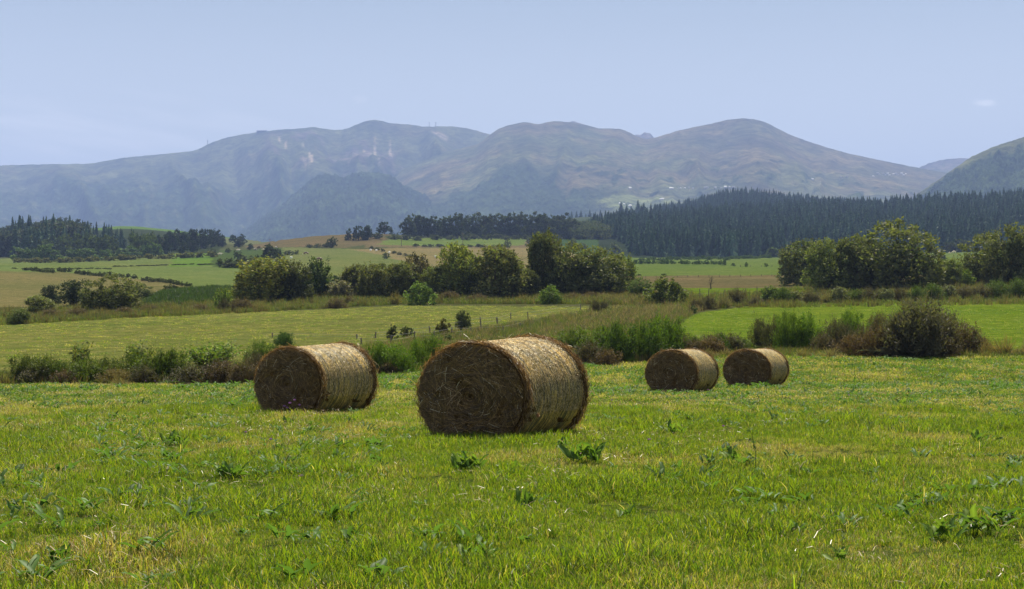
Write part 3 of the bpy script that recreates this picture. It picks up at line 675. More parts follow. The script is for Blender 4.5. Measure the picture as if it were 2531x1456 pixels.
def hay_mat():
    m = new_mat('packed_hay'); t = NT(m)
    tc = t.n('ShaderNodeTexCoord').outputs['Object']
    f = t.noise(45.0, 5, tc, 0.75); b = t.noise(6.0, 4, tc, 0.6)
    c = t.ramp(f, [(0.3, (0.03, 0.015, 0.006)), (0.5, (0.095, 0.056, 0.022)), (0.7, (0.22, 0.135, 0.052))])
    c = t.mul(c, t.ramp(b, [(0.3, (0.8, 0.8, 0.8)), (0.7, (1.2, 1.18, 1.15))]))
    bp = t.n('ShaderNodeBump', {'Strength': 1.0, 'Distance': 0.05, 'Height': f})
    p = t.n('ShaderNodeBsdfDiffuse', {'Color': c, 'Normal': bp.outputs[0]})
    t.n('ShaderNodeOutputMaterial', {'Surface': p.outputs[0]}); return m
M_net = net_mat(); M_hay = hay_mat()
THETA = radians(31.5)
BALES = []
def bale(xp, row, facew, sidew, h, back, label, seed, dens=1.0, tuft=None):
    r = np.random.default_rng(seed)
    Y = FH/(row-881); X = px2x(xp, Y); Z = float(gz(X, Y)); u = Y/F
    eff = THETA - math.atan2(X, Y)
    W = facew*u/cos(eff); L = sidew*u/sin(eff)*1.0; Hh = h*u
    a = np.array([sin(THETA), cos(THETA)])
    cx_, cy_ = X + a[0]*L/2, Y + a[1]*L/2
    root = bpy.data.objects.new('hay_bale', None); COL.objects.link(root); root.location = (cx_, cy_, Z - 0.03); root.rotation_euler = (0, 0, -THETA)
    root['label'] = label; root['category'] = 'hay bale'; root['group'] = 'round hay bales in the meadow'
    BALES.append((cx_, cy_, W, L))
    def section(phi, s):   # s 0 front .. 1 back ; returns x,z
        k = 1 + (back-1)*s
        ex = np.sign(np.cos(phi))*np.abs(np.cos(phi))**0.96; ez = np.sin(phi)
        x = W/2*ex*(1 + (k-1)*0.6); z = Hh*k/2*ez
        z = np.where(ez < -0.80, -Hh*k/2*(0.80 + (-ez-0.80)*0.35), z)
        return x, z + Hh*k/2*0.87
    nphi = 220
    def surf(s_list, rf, amp, sd):
        PH, S = np.meshgrid(np.linspace(0, 2*pi, nphi, endpoint=False), s_list)
        x, z = section(PH, S); k = 1+(back-1)*S; zc = Hh*k/2*0.87
        R = rf(S)[0] + amp*fbm(np.cos(PH)*5+S*9+sd, np.sin(PH)*5+S*3, 4, sd)
        x = x*R; z = zc + (z-zc)*R
        y = (S-0.5)*L + 0*x
        i = np.arange(PH.size).reshape(PH.shape); j = np.roll(i, -1, 1)
        Q = np.stack([i[:-1], j[:-1], j[1:], i[1:]], -1).reshape(-1, 4)
        return np.stack([x, y, z], -1), Q, i
    # net-wrapped drum
    sl = np.linspace(0.070, 0.930, 60)
    V, Q, i = surf(sl, lambda S: (1.0 - 0.030*np.abs(2*S-1)**10,), 0.010, 1)
    V[:, :, 0] += 0; g = 0.0035*np.sin(sl*L/0.045*2*pi)[:, None]
    ctr = np.array([0, 0, Hh/2]); dv = V-ctr; dv[..., 1] = 0; V = V + unit(dv)*g[..., None]
    link('net_wrap', make_mesh('net_wrap', V.reshape(-1, 3), Q, mat=M_net, smooth=True), root)
    # packed hay: rounded shoulders and the two ends in coils
    se = np.concatenate([[0.0, 0.008, 0.02, 0.04, 0.07, 0.10], [0.90, 0.93, 0.96, 0.98, 0.992, 1.0]])
    def rf(S):
        e = np.minimum(S, 1-S); return (np.where(e < 0.0001, 0.965, np.where(e < .01, .985, np.where(e < .05, 1.018, 0.985))),)
    V, Q, i = surf(se, rf, 0.022, 3); A = Acc(); A.add(V.reshape(-1, 3), Q)
    def endcap(s, sgn, ringV):
        rings = np.linspace(1, 0.02, 34)[1:]; P = [ringV]
        zc = Hh*(1+(back-1)*s)/2*0.87; c0 = np.array([0, (s-.5)*L, zc])
        for q in rings:
            ph = np.linspace(0, 2*pi, nphi, endpoint=False)
            v = c0 + (ringV-c0)*q
            coil = np.sin(q*34 + ph + 1.2*fbm(np.cos(ph)*2+seed, np.sin(ph)*2, 2, 2))
            bulge = 0.05*(1-q**6) - 0.10*np.exp(-(q/0.16)**2)
            d = bulge + 0.003*coil + 0.028*fbm(v[:, 0]*6+seed, v[:, 2]*6, 4, 3)*min(1, (1-q)*8)
            v = v.copy(); v[:, 1] = (s-.5)*L + sgn*d; P.append(v)
        P = np.array(P); ii = np.arange(P.shape[0]*nphi).reshape(-1, nphi); jj = np.roll(ii, -1, 1)
        Qc = np.stack([ii[:-1], ii[1:], jj[1:], jj[:-1]], -1).reshape(-1, 4)
        n0 = P.shape[0]*nphi; Tt = np.stack([ii[-1], np.full(nphi, n0), jj[-1]], -1)
        Vv = np.concatenate([P.reshape(-1, 3), P[-1].mean(0)[None]])
        A.add(Vv, Qc if sgn < 0 else Qc[:, ::-1], T=Tt if sgn < 0 else Tt[:, ::-1])
    endcap(0.0, -1, V[0]); endcap(1.0, 1, V[-1])
    link('hay_roll', A.mesh('hay_roll', M_hay, True), root)
    # loose straw: on the end face (coiled), round the rims, ends poking through the net, paled to paint sunlit glints
    S_ = Acc()
    def cols(n, k=1.0):
        t_ = r.random((n, 1))**1.9
        c = lerp((0.075, 0.042, 0.015), (0.44, 0.275, 0.095), t_)*(0.6+0.7*r.random((n, 1)))*k
        b = (r.random(n) < 0.02); c[b] = np.array([0.85, 0.75, 0.55])*min(1, k*1.3); return c
    zc = Hh/2*0.87; y0 = -L/2
    n = int(11000*dens); q = np.sqrt(r.random(n))*0.985; ph = r.random(n)*2*pi; ln = (0.05+0.20*r.random(n)**1.5)
    t0 = ph; dphi = ln/np.maximum(q*W/2, 0.12)
    off = -(0.052*(1-q**6) - 0.09*np.exp(-(q/0.16)**2) + 0.002 + 0.028*r.random(n)**2)
    P = []
    sp = r.normal(size=n)*0.22
    for f in (-.5, 0, .5):
        qq = np.clip(q*(1+sp*f*ln/0.15), 0, 1.0); pa = t0 + dphi*f
        x, z = section(pa, 0*pa); P.append(np.stack([x*qq*0.985, y0 + off + (0.0 if f <= 0 else -1)*0.018*r.random(n)*(r.random(n) < .5), zc+(z-zc)*qq*0.985], 1))
    P = np.stack(P, 1); tan = unit(P[:, 2]-P[:, 0]); S = unit(np.cross(tan, rand_unit(n, r)*0.6+[0, -1, 0])); w = 0.0022+0.0016*r.random(n)
    S_.add(*ribbons(P, np.stack([w, w, w*.5], 1), S, cols(n, 0.95)))
    for s_end, nn, sg in ((0.0, int(3600*dens), -1), (1.0, int(3200*dens), 1)):
        n = nn; ph = r.random(n)*2*pi; s = s_end - sg*0.075*r.random(n)**1.2
        x, z = section(ph, s); kk = Hh*(1+(back-1)*s)/2*0.87; rr_ = 0.985+0.045*r.random(n)
        b = np.stack([x*rr_, (s-.5)*L, kk+(z-kk)*rr_], 1)
        outd = unit(np.stack([x/(W/2), 0*x, (z-kk)/(Hh/2)], 1)); tg = np.stack([-outd[:, 2], 0*x, outd[:, 0]], 1)*np.where(r.random(n) < .5, 1, -1)[:, None]
        d = unit(tg + outd*(0.05+0.45*r.random((n, 1))**2) + np.array([[0, sg, 0]])*(r.normal(size=(n, 1))*0.35+0.15))
        l_ = (0.05+0.17*r.random((n, 1))**2)
        P = np.stack([b, b+d*l_*.5+outd*0.004, b+d*l_ - np.array([[0, 0, 1]])*l_**2*0.6], 1)
        P[:, :, 2] = np.maximum(P[:, :, 2], 0.01)
        w = 0.0020+0.0016*r.random(n); S_.add(*ribbons(P, np.stack([w, w, w*.4], 1), unit(np.cross(d, rand_unit(n, r))), cols(n, 1.15)))
        n2 = int(60*dens); ii = r.integers(0, nn, n2); l2 = 0.10+0.16*r.random((n2, 1)); d2 = unit(d[ii]+outd[ii]*0.5)
        P = np.stack([b[ii], b[ii]+d2*l2*.5, b[ii]+d2*l2-[0, 0, .03]], 1); P[:, :, 2] = np.maximum(P[:, :, 2], 0.01)
        S_.add(*ribbons(P, np.full((n2, 3), 0.0024), unit(np.cross(d2, rand_unit(n2, r))), cols(n2, 1.5)))
    n = int(16000*dens); ph = r.random(n)*pi*1.25 - 0.12*pi; s = 0.05+0.9*r.random(n); s = np.round(s*L/0.045)*0.045/L + r.normal(size=n)*0.004
    x, z = section(ph, s); kk = Hh*(1+(back-1)*s)/2*0.87; outd = unit(np.stack([x/(W/2), 0*x, (z-kk)/(Hh/2)], 1)); tg = np.stack([-outd[:, 2], 0*x, outd[:, 0]], 1)
    b = np.stack([x, (s-.5)*L, z], 1) + outd*0.004; d = unit(tg + np.array([[0, 1, 0]])*r.normal(size=(n, 1))*0.35)
    l_ = 0.015+0.03*r.random((n, 1)); P = np.stack([b, b+d*l_*.5+outd*0.009, b+d*l_+outd*0.001], 1)
    S_.add(*ribbons(P, np.stack([np.full(n, .0024)]*3, 1), unit(np.cross(d, outd)+outd*r.normal(size=(n, 1))*.4), lerp((0.18, 0.13, 0.06), (0.92, 0.74, 0.44), r.random((n, 1))**1.2)*np.ones((n, 3))))
    if tuft:
        tx_, tz_, nt_, tl = tuft
        n = nt_; b = np.stack([tx_*W/2 + r.normal(size=n)*.04, np.full(n, y0-.03), zc + tz_*Hh/2 + r.normal(size=n)*.04], 1)
        d = unit(np.stack([-0.75+r.normal(size=n)*.8, -0.5-0.5*r.random(n), -0.35+r.normal(size=n)*.7], 1)); l_ = tl*(0.25+0.75*r.random((n, 1)))
        P = np.stack([b, b+d*l_*.5, b+d*l_-[0, 0, .02]], 1)
        S_.add(*ribbons(P, np.full((n, 3), .0026), unit(np.cross(d, rand_unit(n, r))), lerp((0.25, 0.15, 0.07), (0.72, 0.55, 0.32), r.random((n, 1)))*np.ones((n, 3))))
    link('loose_straw', S_.mesh('loose_straw', M_straw), root, kind='stuff')
    return root
bale(1164, 1086, 262, 166, 259, 1.055, 'largest and nearest round hay bale, with straw tuft sticking out of its shaded end', 1, 1.0, (-0.22, 0.02, 70, 0.26))
bale(711, 1021, 161, 143, 178, 1.05, 'second largest round hay bale, with purple thistle flowers standing before its shaded end', 2, 0.7)
bale(1658, 970, 126, 57, 115, 1.0, 'small far hay bale, the one closer to the largest bale, of two side by side', 3, 0.4)
bale(1845, 958, 114, 49, 101, 1.0, 'smallest and farthest hay bale, of two side by side, with pale tuft on its end', 4, 0.35, (-0.62, 0.12, 90, 0.18))

# ------------------------------------------------------------------ meadow grass
def tuft_mesh(seed, n, rad, hmin, hmax, w, lean, cols_, droop=0.5):
    r = np.random.default_rng(seed)
    a = r.random(n)*2*pi; q = np.sqrt(r.random(n))*rad
    b = np.stack([q*np.cos(a), q*np.sin(a), np.full(n, -0.01)], 1)
    az = r.random(n)*2*pi; ln = hmin + (hmax-hmin)*r.random(n)**1.4; le = lean*np.abs(r.normal(size=n))*0.8
    hd = np.stack([np.cos(az), np.sin(az), 0*az], 1); up = np.array([[0, 0, 1.]])
    d0 = unit(up + hd*le[:, None]*0.6); d1 = unit(up*(1-0.3*droop) + hd*(le+0.35*droop)[:, None]*1.3)
    p1 = b + d0*ln[:, None]*0.5; p2 = p1 + d1*ln[:, None]*0.3; p3 = p2 + unit(d1 + hd*0.5*droop - up*0.35*droop)*ln[:, None]*0.25
    P = np.stack([b, p1, p2, p3], 1); ww = w*(0.6+0.7*r.random(n))
    S = unit(np.stack([-np.sin(az+r.normal(size=n)*.5), np.cos(az+r.normal(size=n)*.5), 0*az], 1))
    ci = r.choice(len(cols_), n, p=[c[1] for c in cols_]); base = np.array([c[0] for c in cols_])[ci]*(0.75+0.5*r.random((n, 1)))
    A = Acc(); A.add(*ribbons(P, np.stack([ww*.8, ww, ww*.7, ww*.12], 1), S, base))
    return A.mesh('tuft_mesh', M_grass)
GA = (0.185, 0.245, 0.020); GB = (0.075, 0.14, 0.016); GC = (0.31, 0.30, 0.040); ST = (0.42, 0.33, 0.17); RU = (0.24, 0.14, 0.06)
mixA = [(GA, .40), (GB, .27), (GC, .18), (ST, .11), (RU, .04)]
mixB = [(GA, .46), (GB, .38), (GC, .12), (ST, .04)]
mixC = [(GA, .18), (GB, .10), (GC, .26), (ST, .34), (RU, .12)]
near = [tuft_mesh(200+i, 70, 0.10, 0.03, 0.085, 0.0019, 0.55, mixA, .35) for i in range(3)] + [tuft_mesh(205+i, 66, 0.10, 0.035, 0.11, 0.0024, 0.5, mixB, .4) for i in range(3)] \
     + [tuft_mesh(210+i, 70, 0.11, 0.02, 0.085, 0.0015, 0.9, mixC, .4) for i in range(2)]
tall = [tuft_mesh(220, 26, 0.06, 0.10, 0.24, 0.0036, 0.45, mixB, .8), tuft_mesh(221, 22, 0.07, 0.12, 0.28, 0.0018, 0.6, mixC, .7)]
farT = [tuft_mesh(230+i, 46, 0.26, 0.05, 0.12, 0.0060, 0.6, (mixA, mixB, mixC)[i]) for i in range(3)]
def meadow_points(y0_, y1_, dens, r, margin=0.44):
    m_ = margin-0.05; e = 3.2; area = m_*(y1_**2-y0_**2) + 2*e*(y1_-y0_); n = int(area*dens)      # a few metres more on either side
    g = np.linspace(y0_, y1_, 400); c_ = m_*(g**2-y0_**2) + 2*e*(g-y0_); Y = np.interp(r.random(n)*c_[-1], c_, g); X = (r.random(n)*2-1)*(Y*m_+e)
    return X, Y
def off_bales(X, Y, pad=0.0):
    k = np.ones(len(X), bool)
    for bx, by, W, L in BALES:
        ux = (X-bx)*cos(THETA) - (Y-by)*sin(THETA); uy = (X-bx)*sin(THETA) + (Y-by)*cos(THETA)
        k &= ~((np.abs(ux) < W*0.36+pad) & (np.abs(uy) < L*0.5-0.04+pad))
    return k
def pick_kind(X, Y, r, a, b, c):
    f = 1.25*fbm(X/1.1, Y/1.9, 3, 1) + 0.5*fbm(X/4, Y/8, 2, 5) + 0.42*r.normal(size=len(X))
    return np.where(f > 0.62, r.choice(c, len(X)), np.where(f < -0.12, r.choice(b, len(X)), r.choice(a, len(X))))
r5 = np.random.default_rng(5)
Ps, Rs, Ss, Is = [], [], [], []
for (ya, yb, de) in ((5.5, 12, 170), (12, 20, 110), (20, 31, 50)):
    X, Y = meadow_points(ya, yb, de, r5); k = off_bales(X, Y); X, Y = X[k], Y[k]; n = len(X)
    s = (0.72+0.5*r5.random(n))*(1+0.55*fbm(X/0.7, Y/0.9, 2, 6))*(1.0 if ya < 19 else 1.25)
    Ps.append(np.stack([X, Y, gz(X, Y)], 1)); Rs.append(yaw(n, 0.12, r5)); Ss.append(s3(s, 0.95)); Is.append(pick_kind(X, Y, r5, [0, 1, 2], [3, 4, 5], [6, 7]))
X, Y = meadow_points(5.5, 30, 2.6, r5); k = off_bales(X, Y) & (fbm(X/2.3, Y/2.3, 3, 3) > 0.05); X, Y = X[k], Y[k]; n = len(X)
Ps.append(np.stack([X, Y, gz(X, Y)], 1)); Rs.append(yaw(n, 0.15, r5)); Ss.append(s3(0.5+0.6*r5.random(n))); Is.append(r5.choice([8, 9], n, p=[.7, .3]))
# longer blades left standing round the bales
for bi, (bx, by, W, L) in enumerate(BALES):
    n = 300; ta = r5.random(n)*4; e = r5.random(n)*2-1
    ux = np.where(ta < 2, e*W*.40, np.where(ta < 3, -W*.38, W*.40)); uy = np.where(ta < 1.4, -L*.5-.03, np.where(ta < 2, L*.5+.03, e*L*.5))
    ux += r5.normal(size=n)*.05; uy += r5.normal(size=n)*.05
    X = bx + ux*cos(THETA) + uy*sin(THETA); Y = by - ux*sin(THETA) + uy*cos(THETA)
    Ps.append(np.stack([X, Y, gz(X, Y)], 1)); Rs.append(yaw(n, 0.1, r5)); Ss.append(s3(0.35+0.45*r5.random(n), 1.0)); Is.append(r5.choice([8, 9, 3, 4], n, p=[.4, .1, .3, .2]))
scatter('meadow_grass', np.concatenate(Ps), np.concatenate(Rs), np.concatenate(Ss), np.concatenate(Is), near+tall, label='short green meadow grass with straw coloured patches around the bales')
X, Y = meadow_points(29, 82, 13, r5, 0.46); lim = LY[1][np.clip(((CX+F*X/Y+1600)/10).astype(int), 0, len(XG)-1)]
k = off_bales(X, Y) & (Y < lim+4); X, Y = X[k], Y[k]; n = len(X)
scatter('distant_grass', np.stack([X, Y, gz(X, Y)], 1), yaw(n, .1, r5), s3((0.8+0.5*r5.random(n))*np.clip(Y/45, .8, 1.5), 0.8), pick_kind(X, Y, r5, [0], [1], [2]), farT, label='mown meadow grass towards the broom hedge')

# rough tufts giving the fields beyond the hedge their nap
X, Y = meadow_points(68, 182, .7, r5, .44); pxs = CX+F*X/Y; rws = H-gz(X, Y)*F/Y
inL = inpoly(pxs, rws, [(-900, 830), (300, 784), (700, 768), (1000, 756), (1400, 757), (1560, 757), (1250, 802), (950, 846), (880, 862), (880, 900), (-900, 905)]); inR = inpoly(pxs, rws, ZONES[3][0]); k = inL | inR; X, Y, inR = X[k], Y[k], inR[k]; n = len(X)
scatter('field_grass', np.stack([X, Y, gz(X, Y)], 1), yaw(n, .1, r5), s3((1.3+1.0*r5.random(n)), 0.42), np.where(inR, 1, r5.choice([0, 1, 2], n)), farT, label='short grass tufts of the pasture and the bright field beyond the broom hedge')

# ------------------------------------------------------------------ dock plants in the grass: every leaf its own part
def dock_leaf(seed):
    r = np.random.default_rng(seed); k = 7; s = np.linspace(0, 1, k); A = Acc()
    w = 0.115*np.sin(pi*np.clip(s, 0, 1)**0.75)**0.8 + 0.010; w[-1] = 0.004
    arch = 0.55+0.3*r.random(); x = s*cos(0.6) ; z = 0.75*s*(1-0.55*s*arch)+0.02; x = s*0.85
    mid = np.stack([x, 0.05*np.sin(s*4+r.random()*6), z], 1)
    wav = 0.03*np.sin(s*11+seed); 
    V = np.concatenate([mid+np.stack([0*s, -w, 0.07*w/0.115+wav], 1), mid, mid+np.stack([0*s, w, 0.07*w/0.115-wav], 1)])
    Q = [(j*k+i, j*k+i+1, (j+1)*k+i+1, (j+1)*k+i) for j in range(2) for i in range(k-1)]
    c = np.array([0.085, 0.145, 0.032]) if seed % 3 else np.array([0.14, 0.20, 0.04])
    cl = np.tile(c, (3*k, 1)); cl[k:2*k] *= 1.5
    return make_mesh('leaf', V, Q, cl, M_dock, True)
DL = [dock_leaf(i) for i in range(6)]
def dock(xp, row, w, label, nleaf=13, seed=0, size=None):
    r = np.random.default_rng(900+seed); X, Y, Z = at(xp, row, 5.5, 60)
    root = bpy.data.objects.new('dock_plant', None); COL.objects.link(root); root.location = (X, Y, Z)
    root['label'] = label; root['category'] = 'weed'; root['group'] = 'broad-leaved dock plants in the meadow'
    R = w*Y/F/2; nleaf = int(nleaf*1.7)
    for i in range(nleaf):
        o = link('leaf', DL[r.integers(0, 6)], root); an = 2*pi*i/nleaf*1.0 + r.normal()*.3; q = R*0.75*math.sqrt(r.random())
        o.location = (q*cos(an*1.7), q*sin(an*1.7), 0.03); s = min(max(R*(0.50+0.50*r.random()), 0.08), 0.23)
        o.scale = (s, s*(1.15+0.35*r.random()), s*(1.0+1.0*r.random())); o.rotation_euler = (r.normal()*.3, r.normal()*.25-.1, an)
docks = [
 (432, 1108, 82, 'dark green dock clump in open grass below the gap left of the second largest bale', 18),
 (570, 1186, 95, 'large dock clump with pale upper leaves, well in front of the second largest bale', 18),
 (712, 1052, 42, 'small dark dock clump just in front of the purple thistle flowers', 9),
 (768, 1055, 26, 'tiny dock in front of the second largest bale, right of its small dark neighbour', 6),
 (643, 1140, 36, 'small dock between the large pale-leaved dock clump and the second largest bale', 7),
 (690, 1120, 40, 'glossy small dock directly below the second largest bale and its dark dock', 8),
 (728, 1152, 50, 'low spreading dock below the glossy small dock', 8),
 (1160, 1168, 100, 'wide dock clump in front of the largest bale', 17),
 (1272, 1170, 60, 'dock with one upright leaf, right beside the wide clump before the largest bale', 9),
 (1450, 1148, 110, 'ragged dock row before the right lower corner of the largest bale', 16),
 (1395, 1108, 50, 'light green dock at the shadow edge of the largest bale', 9),
 (1668, 1078, 66, 'dock clump in the grass straight below the nearer small bale', 11),
 (1812, 1145, 60, 'dock beside a tall thin flower stalk below the two small bales', 9),
 (2232, 1004, 40, 'round dark dock far out in the open meadow beyond the smallest bale', 9),
 (2428, 1100, 70, 'spreading dock near the frame edge, level with the largest bale base', 12),
 (2300, 1210, 40, 'small blue-green dock halfway down the open meadow on the far right', 7),
 (2330, 1342, 110, 'near dock with long narrow upright leaves among the big rounded ones', 12),
 (2420, 1325, 130, 'big near dock with broad rounded leaves standing high in the corner grass', 15),
 (1310, 1262, 90, 'grey-green dock half sunk in tall grass under the largest bale', 12),
 (1180, 1396, 100, 'dock at the bottom edge of the meadow below the largest bale', 11),
 (1545, 1290, 40, 'lone yellow-green dock leaf cluster in the lower middle grass', 5),
 (2080, 1400, 60, 'pair-leaved bright dock at the bottom edge of the meadow', 6),
 (145, 1400, 70, 'dried grey dock at the lower corner below the dry brown grass', 9),
 (1960, 1335, 60, 'flattened yellow-green dock in the lower right grass', 7),
 (465, 1046, 50, 'grey-green dock in front of the broom bank, nearer the second largest bale', 8),
 (285, 1040, 50, 'grey-green dock in the open grass under the bushy sapling', 8),
 (870, 1050, 30, 'little dock before the shaded base of the second largest bale', 6),
 (2120, 950, 36, 'dock patch far out below the brown broom bank', 7),
]
for i, (a_, b_, c_, d_, e_) in enumerate(docks): dock(a_, b_, c_, d_, e_, i)
# smaller broad leaves nobody could count
wl = []
for sd in range(3):
    r = np.random.default_rng(400+sd); A = Acc()
    for i in range(7):
        me = DL[i % 6]; V = np.empty(len(me.vertices)*3); me.vertices.foreach_get('co', V); V = V.reshape(-1, 3)*0.085*(0.6+0.7*r.random()); an = r.random()*6.28
        R_ = np.array([[cos(an), -sin(an), 0], [sin(an), cos(an), 0], [0, 0, 1]]); V = V@R_.T + [r.normal()*.03, r.normal()*.03, 0.015]; k = 7
        A.add(V, [(j*k+q, j*k+q+1, (j+1)*k+q+1, (j+1)*k+q) for j in range(2) for q in range(k-1)], np.array([0.085, 0.15, 0.04])*(0.7+0.7*r.random()))
    wl.append(A.mesh('weed_mesh', M_dock, True))
X, Y = meadow_points(6, 75, 3.6, r5, .42); lim = LY[1][np.clip(((CX+F*X/Y+1600)/10).astype(int), 0, len(XG)-1)]
k = off_bales(X, Y) & (Y < lim) & (fbm(X/3, Y/4, 3, 7) > -0.1); X, Y = X[k], Y[k]; n = len(X)
scatter('meadow_weeds', np.stack([X, Y, gz(X, Y)+.02], 1), yaw(n, .15, r5), s3((0.7+1.1*r5.random(n)**1.6)*np.clip(Y/30, 1.0, 1.6)), r5.integers(0, 3, n), wl, label='small broad-leaved weeds and clover through the meadow grass')

# bits of hay left lying by the baler
ll = []
for sd in range(3):
    r = np.random.default_rng(430+sd); n = 9; b = np.stack([r.normal(size=n)*.12, r.normal(size=n)*.12, .045+.05*r.random(n)], 1); d = unit(r.normal(size=(n, 3))*[1, 1, .22]); l_ = .03+.09*r.random((n, 1))**1.5; A = Acc()
    A.add(*ribbons(np.stack([b-d*l_*.5, b+[0, 0, .01], b+d*l_*.5], 1), np.full((n, 3), .0016), unit(np.cross(d, [[0, .3, 1.]])), lerp((0.20, 0.13, 0.06), (0.46, 0.36, 0.19), r.random((n, 1))**1.4)*np.ones((n, 3)))); ll.append(A.mesh('litter_mesh', M_straw))
X, Y = meadow_points(5.6, 45, 5.0, r5, .43); k = off_bales(X, Y) & (fbm(X/1.5, Y/3, 3, 2)+.5*fbm(X/5, Y/9, 2, 1) > 0.0); X, Y = X[k], Y[k]; n = len(X)
scatter('hay_litter', np.stack([X, Y, gz(X, Y)], 1), yaw(n, .1, r5), s3(.7+.6*r5.random(n)), r5.integers(0, 3, n), ll, label='bleached bits of hay left lying in the meadow grass')

# ------------------------------------------------------------------ flowers
M_petal = plain_mat('purple_petal', (0.48, 0.22, 0.55), 0.7, 60, 0.2); M_stem = plain_mat('flower_stem', (0.09, 0.14, 0.04), 0.8, 30, 0.2)
def flower_meshes():
    r = np.random.default_rng(3); A = Acc(); n = 60; d = unit(rand_unit(n, r)*[1, 1, .35]+[0, 0, .55]); P = np.stack([d*0.1, d*.6, d*1.0], 1)
    A.add(*ribbons(P, np.full((n, 3), .10)*[1, 1, .6], unit(np.cross(d, rand_unit(n, r))), np.ones((n, 3))))
    hd = A.mesh('flower_head', M_petal)
    B = Acc(); B.add(*tube([(0, 0, 0), (.03, 0, .4), (-.02, .02, .8), (0, 0, 1)], [.012, .01, .008, .007], 5)); st = B.mesh('stem', M_stem, True)
    return hd, st
FHM, FSM = flower_meshes()
def flower(xp, row, hgt, label, size=0.02, group=None, name='thistle'):
    X, Y, Z = at(xp, row, 5.5, 75); root = bpy.data.objects.new(name, None); COL.objects.link(root); root.location = (X, Y, Z-.01)
    root['label'] = label; root['category'] = 'flower'
    if group: root['group'] = group
    h = hgt*Y/F; s = link('stem', FSM, root); s.scale = (h*.3, h*.3, h); hd = link('flower_head', FHM, root, (0, 0, h)); hd.scale = (size,)*3
    root.rotation_euler = (rng.normal()*.08, rng.normal()*.08, rng.random()*6)
g1 = 'thistles before the second largest bale'
for (a_, b_, c_, l_) in ((703, 1026, 22, 'purple thistle, outermost of the five before the second largest bale'), (709, 1026, 18, 'short purple thistle, second of the five before the second largest bale'),
    (717, 1028, 32, 'middle and largest purple thistle of the five before the second largest bale'), (730, 1027, 38, 'tallest purple thistle of the five before the second largest bale'), (738, 1027, 26, 'faded brownish thistle closest to the net wrap of the second largest bale')):
    flower(a_, b_, c_, l_, 0.034, g1)
for i, (a_, b_, l_) in enumerate(((608, 1077, 'single thistle in open grass below the second largest bale'), (672, 1094, 'single thistle head just above the glossy small dock'), (746, 1185, 'single thistle head below the low spreading dock'),
    (1672, 962, 'thin thistle before the shaded end of the nearer small bale'), (1690, 962, 'thin thistle pair-mate on the nearer small bale end'), (1752, 972, 'pale weed flower before the net wrap of the nearer small bale'),
    (1880, 960, 'thistle before the net wrap of the smallest bale'), (2362, 1240, 'pink flower in the right open meadow'), (1788, 1062, 'pink flower in grass below the two small bales'),
    (1510, 998, 'lilac flower in the grass right of the largest bale'), (362, 950, 'first lilac thistle at the foot of the broom bank'), (385, 950, 'second lilac thistle at the foot of the broom bank'), (428, 950, 'third lilac thistle at the foot of the broom bank'), (443, 950, 'fourth lilac thistle at the foot of the broom bank'),
    (2100, 985, 'mauve flower in the meadow beyond the smallest bale'), (2300, 1020, 'mauve flower on the far right of the meadow'), (1605, 1095, 'pink flower beside the dock below the nearer small bale'))):
    flower(a_, b_+6, 15, l_, 0.026)
X, Y, Z = at(1290, 1088, 5.5, 60)
root = bpy.data.objects.new('grass_stalk', None); COL.objects.link(root); root.location = (X, Y, Z); root['label'] = 'long leaning grass stalk with seed head crossing the net wrap of the largest bale'; root['category'] = 'grass stalk'
A = Acc(); A.add(*tube([(0, 0, 0), (.09, 0, .13), (.17, 0, .27), (.2, 0, .33)], [.003, .0025, .002, .002], 5), col=(0.35, 0.33, 0.14)); link('stem', A.mesh('stem', M_straw, True), root)
r = np.random.default_rng(1); A = Acc(); n = 40; d = unit(rand_unit(n, r)+[.8, 0, .1]); b = np.array([.2, 0, .33])+r.normal(size=(n, 3))*.008
A.add(*ribbons(np.stack([b, b+d*.02, b+d*.035], 1), np.full((n, 3), .003), unit(np.cross(d, rand_unit(n, r))), np.tile([0.33, .17, .08], (n, 1)))); link('seed_head', A.mesh('seed_head', M_straw), root)
X, Y, Z = at(1868, 1165, 5.5, 60)
root = bpy.data.objects.new('grass_stalk', None); COL.objects.link(root); root.location = (X, Y, Z); root['label'] = 'tall thin dark stalk standing in the grass below the smallest bale'; root['category'] = 'weed stalk'
A = Acc(); A.add(*tube([(0, 0, 0), (0, 0, .18), (-.04, 0, .36), (-.1, 0, .5)], [.004, .0035, .003, .002], 5), col=(0.06, 0.09, 0.04)); link('stem', A.mesh('stem', M_straw, True), root)
A = Acc(); n = 14; b = np.array([-.04, 0, .3])+r.normal(size=(n, 3))*[.03, .02, .1]; d = rand_unit(n, r); A.add(*rhombs(b, d*.03, unit(np.cross(d, rand_unit(n, r)))*.012, np.tile([.08, .13, .04], (n, 1)))); link('stalk_leaves', A.mesh('stalk_leaves', M_leaf), root, kind='stuff')

